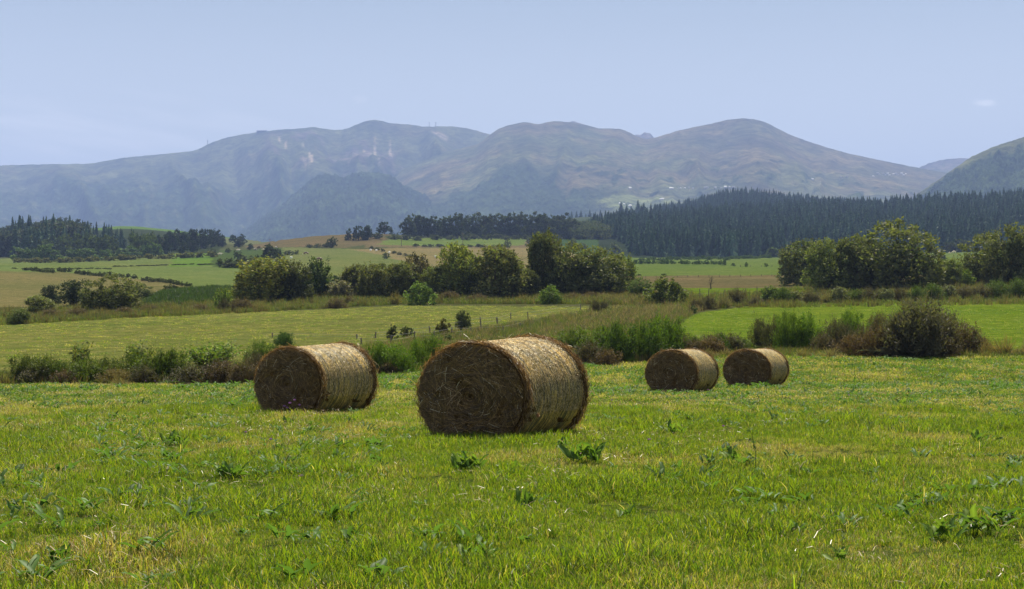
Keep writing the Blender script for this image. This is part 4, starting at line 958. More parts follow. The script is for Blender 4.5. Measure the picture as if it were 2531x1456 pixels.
# ------------------------------------------------------------------ the broom hedge at the meadow's far edge (x, base row, width, height, kind, label)
GH = 'broom and heath bushes along the meadow edge'
def hedge(name, kind, rows_, cat='bush', group=GH, **k):
    for q in rows_:
        x, b, w, h, l = q[:5]; tint = q[5] if len(q) > 5 else (1, 1, 1); w *= 1.25; h *= 1.08
        plant(kind, name, x, b, w, h, l, cat, group, tint=tint, ymin=48, ymax=110, **k)
hedge('broom_bush', 'broom', [
 (60, 948, 75, 66, 'dark green broom at the frame edge of the meadow bank', (.8, .75, .8)), (118, 947, 80, 66, 'dark broom beside the sapling with orange leaves', (.8, .75, .85)),
 (215, 950, 90, 62, 'yellow-green broom under the sapling with orange leaves', (1, 1, .9)), (262, 946, 70, 60, 'grey-green broom between the two saplings', (.95, .9, 1)),
 (320, 944, 70, 68, 'dim green broom at the foot of the bushy sapling', (.8, .8, .8)), (380, 949, 95, 85, 'green broom between the bushy sapling and the light leafy shrub'), (428, 948, 80, 80, 'mossy green broom under the light leafy shrub', (.9, .95, .8)),
 (640, 900, 60, 56, 'green broom rising behind the shaded end of the second largest bale', (.9, 1, .9)), (700, 862, 46, 40, 'blue-green broom showing over the second largest bale top', (.6, .8, .9)),
 (935, 925, 55, 74, 'broom touching the back rim of the second largest bale', (1.1, 1.25, .9)), (985, 924, 75, 72, 'bright broom midway between the two large bales', (1.2, 1.45, .9)), (1032, 918, 55, 76, 'bright broom next to the shaded face of the largest bale', (1.15, 1.3, .9)),
 (1068, 905, 70, 70, 'broom behind the shaded face of the largest bale', (1, 1.15, .9)),
 (1415, 868, 90, 58, 'low green broom just over the back rim of the largest bale', (1, 1.05, .8)), (1480, 880, 90, 70, 'olive broom right of the largest bale rim', (.95, 1, .8)), 
 (1530, 896, 100, 95, 'deep green broom in the middle of the hedge between large and small bales', (.8, .95, .8)), (1590, 893, 90, 95, 'dark green broom before the nearer small bale', (.75, .9, .75)), (1628, 880, 110, 98, 'tallest bright green broom behind the nearer small bale', (1.05, 1.2, .8)), (1672, 868, 60, 62, 'broom on the shoulder of the tallest bright green broom', (1, 1.1, .9)),
 (1950, 868, 60, 98, 'spiky bright broom just beyond the smallest bale', (1.1, 1.2, .8)), (2000, 868, 80, 92, 'full bright green broom beyond the smallest bale', (1.2, 1.4, .9)), (2102, 845, 66, 74, 'lone bright broom between brown bushes', (1.15, 1.25, .9)), (2158, 826, 30, 45, 'thin pale broom sprig next to the big grey-brown bush', (1.3, 1.3, 1)),
 (1712, 880, 56, 46, 'olive broom next to the straw clump behind the nearer small bale', (.7, .8, .7)), (1775, 878, 56, 50, 'olive broom over the gap of the small bales', (.65, .78, .65)), (2185, 878, 56, 60, 'dull green broom pushing up before the big grey-brown bush', (.7, .8, .65)), (2395, 876, 50, 50, 'green broom near the hedge end', (.8, .85, .7)), (590, 948, 60, 50, 'green broom in the brown heath beside the second largest bale', (.75, .85, .7)), (160, 949, 60, 56, 'dull green broom next to the slender sapling', (.75, .8, .75)),
 (1835, 872, 60, 34, 'low green broom right behind the two small bales', (1, 1, .9))])
hedge('heath_bush', 'heath', [
 (90, 950, 90, 40, 'low brown heather under the dark broom'), (160, 952, 60, 36, 'pinkish brown heather under the sapling', (1.3, 1, 1.1)), (285, 951, 80, 38, 'tan dry bush below the grey-green broom', (2, 1.8, 1.4)), (352, 952, 70, 46, 'dark brown bush left of the mossy broom'),
 (470, 952, 90, 50, 'brown heath bush below the light leafy shrub', (.9, .9, .9)), (550, 952, 100, 60, 'purplish brown heath mound beside the light leafy shrub', (1.1, .9, 1)), (610, 951, 75, 56, 'brown heath right beside the second largest bale', (1.1, .9, .9)), (630, 935, 60, 60, 'brown bush half hidden by the second largest bale', (.9, .85, .9)),
 (960, 926, 60, 30, 'brown dry foot of the bank between the large bales', (1.2, 1, .9)), (1462, 903, 80, 55, 'dark brown heath beside the back rim of the largest bale', (.9, .8, .8)), (1500, 905, 60, 40, 'reddish heath at the foot of the deep green broom', (1.2, .9, .8)),
 (1720, 882, 60, 40, 'brown bush above the nearer small bale', (1.2, 1, 1)), (1762, 882, 70, 46, 'dry reddish bush above the gap of the two small bales', (1.6, 1.2, 1)), (1805, 876, 60, 38, 'dim bush above the gap of the small bales', (1, 1, 1)),
 (1878, 862, 50, 74, 'tall dark heath behind the smallest bale', (.9, .95, .9)), (1912, 864, 56, 76, 'brown-green heath behind the smallest bale', (1, 1.05, .9)),
 (2062, 872, 66, 80, 'grey-brown bush between the two bright brooms', (.9, .9, .9)), (2110, 880, 90, 52, 'reddish brown low heath under the lone bright broom', (1.3, 1, .9)), (2170, 882, 90, 72, 'rust brown bush at the foot of the big grey-brown bush', (1.2, .9, .8)),
 (1745, 880, 80, 50, 'grey-brown thicket over the gap of the small bales', (1, 1, 1)), (1790, 876, 80, 52, 'dark thicket just before the tall dark heath', (.9, .95, .9)), (1700, 880, 60, 48, 'brown thicket adjoining the tallest bright green broom', (1, .95, .9)), (2030, 876, 60, 50, 'brown foot thicket of the full bright broom', (1, .9, .85)), (2085, 870, 60, 66, 'dark olive thicket under the lone bright broom', (.7, .85, .7)), (2135, 874, 70, 66, 'dull brown thicket beyond the lone bright broom', (1, .95, .9)),
 (2370, 878, 100, 78, 'brown bush on the outer side of the big grey-brown bush', (1.2, 1, .9)), (2330, 882, 80, 50, 'dark brown low bush before the big grey-brown bush', (.9, .8, .8)), (2420, 872, 50, 45, 'wispy brown bush ending the hedge', (1.3, 1.1, 1)), (2180, 835, 60, 60, 'brownish broom behind the rust brown bush', (1.1, 1, .9))])
hedge('heath_bush', 'greyb', [(2262, 884, 135, 136, 'biggest grey-brown bush of the hedge, tall domed and dark inside'), (2215, 882, 80, 100, 'grey bush leaning on the biggest grey-brown bush', (.9, .9, .9)), (2318, 880, 90, 105, 'grey bush on the outer side of the biggest grey-brown bush', (1, .95, .95))])
hedge('dry_grass_clump', 'dry', [
 (1700, 886, 50, 24, 'straw coloured clump behind the nearer small bale'), (1746, 886, 60, 26, 'straw clump above the gap between the small bales'), (1790, 884, 50, 22, 'low straw clump between small bales and heath'), (1990, 884, 60, 24, 'straw clump under the full bright broom'),
 (2055, 886, 60, 26, 'straw clump under the grey-brown bush'), (2440, 880, 70, 46, 'tall dry grass at the hedge end', (1, .95, .9)), (2485, 880, 70, 50, 'tall dry grass at the frame edge of the hedge', (1, .95, .9)), (2540, 882, 80, 46, 'tall dry grass outside the hedge end'),
 (1395, 910, 40, 20, 'dry clump by the largest bale'), (300, 956, 70, 26, 'tan clump at the foot of the meadow bank')], cat='grass clump')
# young trees on the bank
def young(kind_mesh, xp, row, w, h, label, ymin=48, ymax=110, tint=(1, 1, 1), name='young_tree', cat='young tree'):
    X, Y, Z = at(xp, row, ymin, ymax); root = bpy.data.objects.new(name, None); COL.objects.link(root); root.location = (X, Y, Z); root.scale = (w*Y/F, w*Y/F, h*Y/F)
    root['label'] = label; root['category'] = cat
    c = link('crown', kind_mesh[0], root); s = link('trunk', kind_mesh[1], root); c.color = (*tint, 1)
yt1 = young_template('leaf_sprays', 300, 11, 40, 0.048, (0.12, 0.15, 0.05), 0.22, 0.35)
yt2 = young_template('leaf_sprays', 301, 18, 55, 0.040, (0.13, 0.17, 0.05), 0.2, 0.2)
yt3 = young_template('leaf_sprays', 302, 50, 75, 0.028, (0.12, 0.17, 0.035), 0.42, 0.15)
young(yt1, 194, 938, 58, 96, 'slender sapling with orange-tinged leaves standing out of the broom bank', tint=(1.2, 1.05, 1))
young(yt2, 337, 930, 60, 92, 'bushy sapling with pale upright leaves next to the slender one', tint=(1.25, 1.15, 1.1))
young(yt3, 515, 938, 145, 104, 'wide light yellow-green leafy shrub on the broom bank', tint=(1.25, 1.25, 1), name='leafy_shrub', cat='shrub')
young(yt2, 555, 900, 60, 62, 'pale shoot crowning the wide light leafy shrub', tint=(1.2, 1.2, 1), name='leafy_shrub', cat='shrub')

# ------------------------------------------------------------------ shrubs and posts in the middle field
for (x, b, w, h, k, l, ti) in (
 (970, 838, 34, 36, 'small', 'small dark bush by the fence, above the gap between the large bales', (1, 1, 1)), (1007, 833, 36, 28, 'small', 'thin grey bush next to the small dark one by the fence', (1.6, 1.6, 1.6)),
 (1093, 828, 38, 42, 'small', 'open brownish bush beside the round dark one, above the largest bale', (1.7, 1.3, 1)), (1145, 815, 38, 48, 'dark', 'round dark juniper-like bush standing alone above the largest bale', (.55, .6, .8)), (1105, 848, 40, 22, 'small', 'low green bush on the fence line behind the largest bale', (1, 1.2, .8)),
 (1312, 856, 44, 20, 'small', 'low blue-green bush just above the top of the largest bale', (1, 1.2, 1)), (1472, 775, 34, 36, 'heath', 'brown clump in the weedy strip, tallest above the back rim', (1, 1, 1)), (1404, 795, 30, 20, 'dry', 'straw clump in the weedy strip', (1, 1, 1)), (1495, 768, 30, 26, 'heath', 'dark brown tussock in the weedy strip', (.8, .8, .8)),
 (1710, 775, 26, 20, 'small', 'little dark green bush at the corner of the bright field', (.8, 1, .8)), (700, 850, 40, 30, 'small', 'dark bush peeping over the second largest bale', (.8, .9, .9))):
    plant(k, 'field_bush', x, b, w, h, l, 'bush', 'bushes out in the fields', tint=ti, ymin=75, ymax=235)
def post_mesh():
    A = Acc(); V, Q = tube([(0, 0, -.1), (.01, 0, .5), (.0, .01, .97), (0, 0, 1.0)], [.06, .055, .052, .03], 7); A.add(V, Q); n = len(V)
    A.T.append(np.array([[n-7, n-7+i, n-7+i+1] for i in range(1, 6)])); return A.mesh('post', M_wood, False)
PM = post_mesh()
def fence(pts, label, hgt, name='wire_fence', ymin=60, ymax=500, wires=2, Yfix=None):
    root = bpy.data.objects.new(name, None); COL.objects.link(root); W_ = [at(x, b, ymin, ymax) for x, b in pts]; W_ = W_
    root.location = W_[0]; root['label'] = label; root['category'] = 'fence'; tops = []
    for (x, b), (X, Y, Z), hh in zip(pts, W_, hgt):
        h = hh*Y/F; o = link('post', PM, root, Vector((X, Y, Z))-Vector(W_[0])); th = max(0.9, 2.3*Y/F/0.12*0.5); o.scale = (th, th, h); o.rotation_euler = (rng.normal()*.05, rng.normal()*.09, rng.random()*6); tops.append((X, Y, Z, h))
    for k in range(wires):
        A = Acc(); f = 0.88-0.4*k; A.add(*tube([np.array((X, Y, Z+h*f))-np.array(W_[0]) for X, Y, Z, h in tops], 0.006, 4)); link('wire', A.mesh('wire', M_wire), root)
c2 = lambda x, y: (593+.3622*x, 461.4+.3622*y)
c3 = lambda x, y: (1186.6+.3622*x, 461.4+.3622*y)
fence([c2(925, 1035), c2(1028, 1025), c2(1298, 1006), c2(1645, 960), c2(1757, 940), c3(118, 942), c3(210, 905), c3(328, 908), c3(685, 845)], 'upper wire fence with leaning weathered posts climbing behind the bales', [16, 14, 20, 26, 18, 18, 17, 20, 17])
fence([c2(222, 1035), c2(798, 1040), c2(828, 1076), c2(1030, 1076), c2(1190, 1055), c2(1320, 1045), c2(1450, 1020), c2(1575, 1000), c2(1793, 995), c3(155, 990), c3(275, 955)], 'lower wire fence of grey posts running close behind the two large bales', [14, 12, 16, 23, 25, 22, 22, 14, 17, 14, 10])
c5 = lambda x, y: (1516.2+.1811*x, 560.3+.1811*y)
fence([c5(945, 980), c5(1065, 985), c5(1180, 990), c5(1290, 972), c5(1500, 960), c5(1805, 940), c5(1962, 935), c5(2122, 935)], 'wire fence with bent posts beside the small dead tree', [24, 20, 26, 24, 18, 18, 22, 22], ymin=150)
fence([c5(2085, 985), c5(2300, 975)], 'pair of stout posts in the hedge near the dead tree', [21, 15], ymin=150, wires=1)
fence([(1596+26*i, 687 - 0.30*i*1.1) for i in range(16)], 'far row of small posts between the green and the brown field', [6]*16, ymin=230, ymax=800, wires=0)
fence([(1830+26*i, 660 - 0.1*i) for i in range(8)], 'farthest row of tiny posts under the spruce forest', [5]*8, ymin=300, ymax=900, wires=0)
# the little dead tree
X, Y, Z = at(1757, 714, 190, 420); root = bpy.data.objects.new('dead_tree', None); COL.objects.link(root); root.location = (X, Y, Z); root['label'] = 'small leafless dead tree on the edge of the brown field'; root['category'] = 'tree'
r = np.random.default_rng(8); u_ = Y/F; A = Acc(); A.add(*tube([(0, 0, -.1), (-.05, 0, 12*u_), (.12, 0, 20*u_), (.2, 0, 32*u_)], [.14, .10, .07, .02], 6)); link('trunk', A.mesh('trunk', M_bark, True), root)
for i in range(8):
    z = (9+2.4*i)*u_; s = 1 if i % 2 else -1; q = (9-.6*i)*u_*(.6+.5*r.random()); B = Acc()
    B.add(*tube([(0, 0, z), (s*q*.5, r.normal()*.2, z+2*u_), (s*q, r.normal()*.4, z+(4+3*r.random())*u_)], [.05, .035, .012], 5)); B.add(*tube([(s*q*.5, 0, z+2*u_), (s*q*.7, .2, z+7*u_)], [.025, .01], 4)); link('branch', B.mesh('branch', M_bark, True), root)

# ------------------------------------------------------------------ the belt of bushes and trees beyond the middle field
GB_ = 'bushes and trees of the tree belt beyond the middle field'
def belt(rows_, ymin=130, ymax=260, group=GB_):
    for q in rows_:
        k, x, b, w, h, l = q[:6]; w *= 1.22; h *= 1.04; ti = q[6] if len(q) > 6 else (1, 1, 1); nm, ct = {'willow': ('willow_bush', 'bush'), 'dark': ('dark_bush', 'bush'), 'tree': ('broadleaf_tree', 'tree'), 'ash': ('broadleaf_tree', 'tree'), 'pinehi': ('pine_tree', 'tree'), 'pale': ('pale_bush', 'bush'), 'fresh': ('leafy_shrub', 'shrub'), 'small': ('dark_bush', 'bush'), 'heath': ('heath_bush', 'bush'), 'broom': ('broom_bush', 'bush')}[k]
        plant(k, nm, x, b, w, h, l, ct, group, tint=ti, ymin=ymin, ymax=ymax)
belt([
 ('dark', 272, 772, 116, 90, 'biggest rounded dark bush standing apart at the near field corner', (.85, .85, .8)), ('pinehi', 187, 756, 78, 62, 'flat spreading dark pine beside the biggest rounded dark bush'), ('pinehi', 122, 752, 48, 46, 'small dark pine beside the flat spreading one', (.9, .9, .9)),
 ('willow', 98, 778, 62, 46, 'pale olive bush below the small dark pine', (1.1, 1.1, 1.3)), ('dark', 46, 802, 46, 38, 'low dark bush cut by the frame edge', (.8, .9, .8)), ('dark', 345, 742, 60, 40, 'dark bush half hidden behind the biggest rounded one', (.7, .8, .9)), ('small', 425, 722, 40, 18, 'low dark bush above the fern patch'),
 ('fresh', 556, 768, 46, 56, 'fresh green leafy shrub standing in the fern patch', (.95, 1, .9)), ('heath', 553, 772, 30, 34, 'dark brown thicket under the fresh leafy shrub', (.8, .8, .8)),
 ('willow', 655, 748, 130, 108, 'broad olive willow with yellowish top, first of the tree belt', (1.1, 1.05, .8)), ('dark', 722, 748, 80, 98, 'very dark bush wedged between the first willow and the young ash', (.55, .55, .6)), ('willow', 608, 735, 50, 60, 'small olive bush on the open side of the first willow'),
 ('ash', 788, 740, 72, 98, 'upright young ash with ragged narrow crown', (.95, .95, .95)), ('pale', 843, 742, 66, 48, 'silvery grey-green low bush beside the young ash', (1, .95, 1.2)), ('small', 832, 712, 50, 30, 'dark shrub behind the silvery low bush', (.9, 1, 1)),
 ('willow', 880, 738, 74, 82, 'grey-olive bush, first of the even low row', (.85, .82, .9)), ('willow', 925, 740, 74, 86, 'grey-olive bush, second of the even low row', (.8, .78, .85)), ('willow', 972, 737, 76, 84, 'olive bush, third of the even low row', (.8, .8, .8)), ('willow', 1010, 735, 60, 62, 'darker bush ending the even low row', (.65, .65, .7)),
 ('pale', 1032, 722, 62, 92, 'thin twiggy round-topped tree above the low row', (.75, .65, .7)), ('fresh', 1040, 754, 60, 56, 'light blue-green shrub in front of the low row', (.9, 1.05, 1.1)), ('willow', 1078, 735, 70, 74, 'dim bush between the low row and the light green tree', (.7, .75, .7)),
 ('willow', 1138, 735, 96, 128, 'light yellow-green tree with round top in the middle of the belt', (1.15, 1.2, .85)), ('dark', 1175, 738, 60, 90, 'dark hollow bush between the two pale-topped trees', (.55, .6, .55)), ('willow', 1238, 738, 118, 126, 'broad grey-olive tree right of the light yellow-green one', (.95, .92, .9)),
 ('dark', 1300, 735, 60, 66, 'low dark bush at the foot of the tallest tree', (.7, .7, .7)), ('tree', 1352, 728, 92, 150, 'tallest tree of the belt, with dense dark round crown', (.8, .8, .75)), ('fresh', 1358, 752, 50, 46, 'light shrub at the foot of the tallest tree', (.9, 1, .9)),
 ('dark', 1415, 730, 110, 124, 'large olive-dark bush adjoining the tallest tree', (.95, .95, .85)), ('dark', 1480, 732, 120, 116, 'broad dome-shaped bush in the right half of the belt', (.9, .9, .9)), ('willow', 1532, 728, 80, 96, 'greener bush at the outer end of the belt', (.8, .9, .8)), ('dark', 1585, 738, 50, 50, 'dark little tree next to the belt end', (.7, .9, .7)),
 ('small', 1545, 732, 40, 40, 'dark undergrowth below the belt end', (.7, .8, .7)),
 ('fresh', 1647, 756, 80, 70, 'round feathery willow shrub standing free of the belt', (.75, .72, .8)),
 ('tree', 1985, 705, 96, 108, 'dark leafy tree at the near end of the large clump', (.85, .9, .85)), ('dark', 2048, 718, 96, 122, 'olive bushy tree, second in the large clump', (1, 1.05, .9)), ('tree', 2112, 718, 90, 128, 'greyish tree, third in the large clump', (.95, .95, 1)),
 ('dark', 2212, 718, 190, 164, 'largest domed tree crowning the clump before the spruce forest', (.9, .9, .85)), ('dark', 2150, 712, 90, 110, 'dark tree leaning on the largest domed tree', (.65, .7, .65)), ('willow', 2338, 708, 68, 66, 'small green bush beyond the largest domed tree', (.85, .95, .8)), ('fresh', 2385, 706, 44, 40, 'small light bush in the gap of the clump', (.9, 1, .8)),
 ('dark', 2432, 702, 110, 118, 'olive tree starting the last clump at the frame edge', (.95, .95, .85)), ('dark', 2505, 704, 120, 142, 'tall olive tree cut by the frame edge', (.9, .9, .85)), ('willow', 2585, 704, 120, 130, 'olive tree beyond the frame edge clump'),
])
# second hedge on the bright field's far side
HG = 'low hedge between the bright field and the large clump'
hl = [(1720, 768, 44, 34, 'heath'), (1752, 765, 46, 40, 'heath'), (1790, 762, 60, 48, 'dry'), (1820, 755, 56, 46, 'heath'), (1868, 757, 50, 26, 'heath'), (1902, 752, 60, 50, 'fresh'), (1935, 752, 60, 46, 'broom'), (1960, 750, 60, 34, 'pale'), (2008, 752, 60, 38, 'heath'), (2040, 748, 50, 34, 'dry'), (2074, 748, 50, 44, 'pale'), (2112, 746, 50, 34, 'broom'), (2150, 746, 56, 40, 'heath'),
      (2190, 746, 50, 36, 'pale'), (2222, 744, 46, 36, 'heath'), (2262, 744, 50, 42, 'broom'), (2306, 742, 66, 46, 'broom'), (2345, 740, 50, 40, 'pale'), (2385, 738, 60, 34, 'heath'), (2425, 738, 60, 36, 'heath'), (2465, 737, 70, 50, 'broom'), (2510, 736, 70, 54, 'broom'), (2560, 736, 70, 46, 'heath')]
nmk = {'heath': 'brown heath bush', 'dry': 'straw-tan tussock', 'fresh': 'yellow-green leafy bush', 'broom': 'green broom', 'pale': 'grey-green bush'}
od = ['first', 'second', 'third', 'fourth', 'fifth', 'sixth', 'seventh', 'eighth', 'ninth', 'tenth']
cn_ = {}
for (x, b, w, h, k) in hl:
    i = cn_.get(k, 0); cn_[k] = i+1
    plant(k, 'hedge_bush', x, b, w, h*0.92, '%s %s from the dead tree, in the bright field hedge' % (od[i], nmk[k]), 'bush', HG, tint=(1.0, .95, .9) if k == 'heath' else (.8, .85, .9), ymin=120, ymax=215)
hl = [(70, 792, 60, 26), (130, 788, 60, 26), (190, 786, 60, 28), (250, 783, 60, 26), (310, 780, 60, 22), (370, 774, 60, 22), (430, 773, 60, 22), (490, 772, 60, 22), (600, 770, 70, 34), (640, 768, 60, 26), (830, 762, 60, 26), (860, 755, 40, 24), (975, 752, 60, 34), (1110, 745, 60, 26), (1180, 748, 60, 22), (1290, 748, 50, 24), (1420, 745, 50, 22), (1460, 742, 50, 22)]
for i, (x, b, w, h) in enumerate(hl):
    plant('heath' if i % 3 else 'dry', 'field_edge_tussock', x, b, w, h, '%s reddish brown tussock of the rough margin below the tree belt, from the frame edge' % ordw(i), 'tussock', 'tussocks of the rough field margin', tint=(1.2, 1.0, .9) if i % 3 else (.8, .8, .7), ymin=120, ymax=230)

# ------------------------------------------------------------------ rough growth nobody could count
def zone_pts(poly, y0_, y1_, n, r):
    xs = [p[0] for p in poly]; xp = r.uniform(min(xs), max(xs), n*4); iv = r.uniform(1/y1_**1.0, 1/y0_, n*4); Y = 1/iv; X = px2x(xp, Y)
    rw = H - gz(X, Y)*F/Y; k = inpoly(xp, rw, poly); X, Y = X[k][:n], Y[k][:n]
    return np.stack([X, Y, gz(X, Y)], 1)
weedt = [tuft_mesh(500, 60, 0.45, 0.3, 0.8, 0.012, 0.35, [((0.145, 0.13, 0.06), .3), ((0.08, 0.11, 0.03), .58), ((0.11, 0.065, 0.04), .12)], .5), tuft_mesh(501, 60, 0.45, 0.25, 0.6, 0.014, 0.4, [((0.09, 0.12, 0.025), .7), ((0.17, 0.15, 0.06), .3)], .4),
         tuft_mesh(502, 60, 0.45, 0.4, 1.0, 0.012, 0.25, [((0.11, 0.07, 0.045), .35), ((0.15, 0.13, 0.065), .3), ((0.07, 0.095, 0.03), .35)], .3), tuft_mesh(503, 60, 0.5, 0.3, 0.9, 0.014, 0.4, [((0.22, 0.17, 0.13), .4), ((0.17, 0.11, 0.10), .3), ((0.09, 0.09, 0.035), .3)], .3),
         tuft_mesh(504, 70, 0.5, 0.3, 0.8, 0.022, 0.5, [((0.030, 0.055, 0.012), .8), ((0.06, 0.08, 0.02), .2)], .4)]
PZ = [([(0, 805), (0, 770), (300, 760), (700, 745), (700, 770), (350, 785)], 130, 230, 1500, (0, 1, 2)), ([(700, 735), (1700, 725), (1750, 758), (1400, 752), (1000, 752), (700, 768)], 140, 230, 2600, (0, 1, 0, 2)),
      ([(880, 870), (880, 862), (950, 848), (1100, 826), (1250, 806), (1450, 775), (1620, 752), (1760, 756), (1700, 785), (1640, 830), (1500, 870), (1300, 880)], 75, 200, 2600, (0, 1, 3, 0)),
      ([(1330, 830), (1440, 790), (1560, 770), (1680, 765), (1690, 785), (1600, 800), (1500, 815), (1400, 835)], 90, 200, 900, (3, 3, 0)),
      ([(1640, 765), (4000, 735), (2700, 690), (2531, 700), (2000, 710), (1700, 735), (1500, 735)], 150, 235, 2200, (0, 2, 1, 2)),
      ([(350, 756), (400, 726), (520, 714), (650, 717), (655, 742), (560, 750), (450, 756)], 160, 330, 2200, (4,)),
      ([(1440, 745), (1600, 722), (1700, 745), (1600, 760)], 150, 230, 500, (3, 2))]
Ps, Is, Ss = [], [], []
for poly, ya, yb, n, kinds in PZ:
    p = zone_pts(poly, ya, yb, n, r5); Ps.append(p); Is.append(r5.choice(kinds, len(p))); Ss.append(s3((0.8+0.7*r5.random(len(p)))*np.clip(p[:, 1]/150, .55, 1.3)*(.75 if kinds != (4,) else .8), 0.9))
# the strip at the foot of the broom bank
xp = r5.uniform(-300, 2900, 3000); u_ = (xp+1600)/10; Yl = np.interp(u_, np.arange(len(XG)), LY[1]); Y = Yl + r5.uniform(-0.6, 5.0, len(xp)); X = px2x(xp, Y); p = np.stack([X, Y, gz(X, Y)], 1)
Ps.append(p); Is.append(r5.choice((0, 1, 1, 2), len(p))); Ss.append(s3(0.35+0.4*r5.random(len(p)), .8))
P = np.concatenate(Ps); scatter('undergrowth', P, yaw(len(P), .08, r5), np.concatenate(Ss), np.concatenate(Is), weedt, label='dry reddish weeds, bracken and rough grass along the field margins')

# ------------------------------------------------------------------ far fields: hedges, trees, poles, cows
def far_plants(kind, name, cat, group, label, lst, ymin=250, ymax=2400, tint=(1, 1, 1), **k):
    lst = sorted(lst, key=lambda q: q[0]) if label else lst
    for i_, q in enumerate(lst):
        x, b, w, h = q[:4]; plant(kind, name, x, b, w, h, q[4] if len(q) > 4 else label + ', %s from %s' % (ordw(i_), 'frame edge' if x < 480 else 'mixed wood'), cat, group, tint=tint, ymin=ymin, ymax=ymax, **k)
g = 'dark bushes of the far pasture hedge'
r6 = np.random.default_rng(66)
lst = []
for (xa, ya, xb, yb, n) in ((60, 668, 135, 676, 7), (140, 671, 175, 674, 3), (188, 678, 260, 684, 8), (262, 682, 340, 690, 5), (350, 694, 400, 698, 5), (400, 698, 475, 710, 8)):
    for i in range(n):
        f = (i+.5)/n; lst.append((xa+(xb-xa)*f, ya+(yb-ya)*f+r6.normal()*.6, 14+9*r6.random(), 8+5*r6.random()))
far_plants('small', 'hedge_shrub', 'shrub', g, 'low dark shrub in the broken hedge crossing the far pasture', lst, 250, 700)
lst = [(40+i*13.5+r6.normal()*3, 668-.0*i+(-10*(i*.7)/22 if i > 17 else 0)+r6.normal()*.4, 17, 3.2) for i in range(37)]
far_plants('small', 'boundary_shrub', 'shrub', 'tiny shrubs on the thin field boundary', 'tiny dark shrub on the thin boundary line of the far fields', [(x, b-3, w, h) for x, b, w, h in lst], 400, 900)
g = 'dark bushes between the pine grove and the cow pasture'
far_plants('small', 'pasture_bush', 'bush', g, None, [
 (526, 634, 24, 20, 'green rounded bush at the tip of the lit field wedge'), (560, 661, 38, 24, 'wide dark bush low on the slope below the pine grove'), (543, 656, 20, 18, 'grey bush beside the wide dark one below the pine grove'), (600, 655, 44, 24, 'green thicket on the slope right of the wide dark bush'), (628, 652, 28, 23, 'round dark bush above the first willow of the belt'),
 (620, 618, 20, 17, 'round bush with a cow beside it'), (563, 625, 15, 13, 'little round dark bush under the pine grove end'), (588, 640, 24, 22, 'greyish thorn bush in the middle of the slope'), (690, 657, 24, 26, 'dark bush peeping above the first willow'), (580, 662, 60, 16, 'low green thicket on the slope'), (645, 662, 50, 16, 'low green thicket behind the first willow')], 300, 900, tint=(1, 1, 1.1))
far_plants('oak', 'pasture_tree', 'tree', None, None, [(667, 641, 40, 38, 'broad dark tree among the grazing cows'), (688, 640, 20, 26, 'narrow tree leaning on the broad dark one among the cows'), (590, 605, 26, 26, 'small dark tree at the end of the pine grove')], 500, 1000)
far_plants('small', 'hill_bush', 'bush', None, None, [(820, 613, 26, 28, 'dark bush standing alone on the dry brown slope'), (808, 612, 30, 14, 'low bushes beside the lone dark one on the dry slope'), (785, 613, 24, 12, 'low bush at the foot of the dry brown hill'), (765, 613, 18, 10, 'smallest bush at the foot of the dry brown hill'), (685, 592, 44, 14, 'flat green thicket on the hill crest'), (733, 587, 24, 13, 'small dark crest tree pointing sideways'), (752, 585, 18, 14, 'second small dark crest tree with a red bush'),
  (712, 630, 30, 12, 'low dark bushes by the striped field corner'), (733, 629, 12, 12, 'little rounded tree at the striped field corner')], 600, 1400)
far_plants('small', 'hill_bush', 'bush', 'bushes along the diagonal hedge of the hay field', 'small bush of the diagonal hedge beside the straw field', [(918+14*i, 616+2.9*i, 15, 8) for i in range(10) if i != 3], 400, 1100)
far_plants('small', 'hill_bush', 'bush', None, None, [(955, 640, 18, 17, 'rounded bush below the diagonal hedge'), (1253, 613, 20, 23, 'rounded grey bush at the edge of the far green field'), (1308, 608, 24, 26, 'mauve-grey bush near the far green field', ), (1418, 612, 26, 24, 'grey rounded bush behind the broad domed bush'), (1440, 614, 30, 14, 'low dark bush behind the tree belt'), (1520, 625, 36, 26, 'olive tree top behind the belt end before the forest')], 500, 1200, tint=(1.7, 1.7, 1.9))
far_plants('small', 'hedge_shrub', 'shrub', 'bushes of the long low hedge under the poles', 'low dark bush of the long hedge under the utility poles', [(1030+17*i+r6.normal()*3, 610+.1*i, 18, 6+3*r6.random()) for i in range(14)], 600, 1100)
far_plants('small', 'hedge_shrub', 'shrub', 'low bushes before the spruce forest', 'low green bush of the nearer hedge line before the spruce forest', [(1570+16*i+r6.normal()*2, 652+.15*i, 20, 9+3*r6.random()) for i in range(14)], 450, 1000, tint=(1.1, 1.5, 1))
far_plants('small', 'hedge_shrub', 'shrub', 'low bushes before the spruce forest', 'low green bush of the farther hedge line before the spruce forest', [(1585+15*i, 645-.35*i+r6.normal(), 20, 7+3*r6.random()) for i in range(22)], 450, 1000, tint=(1.1, 1.5, 1))
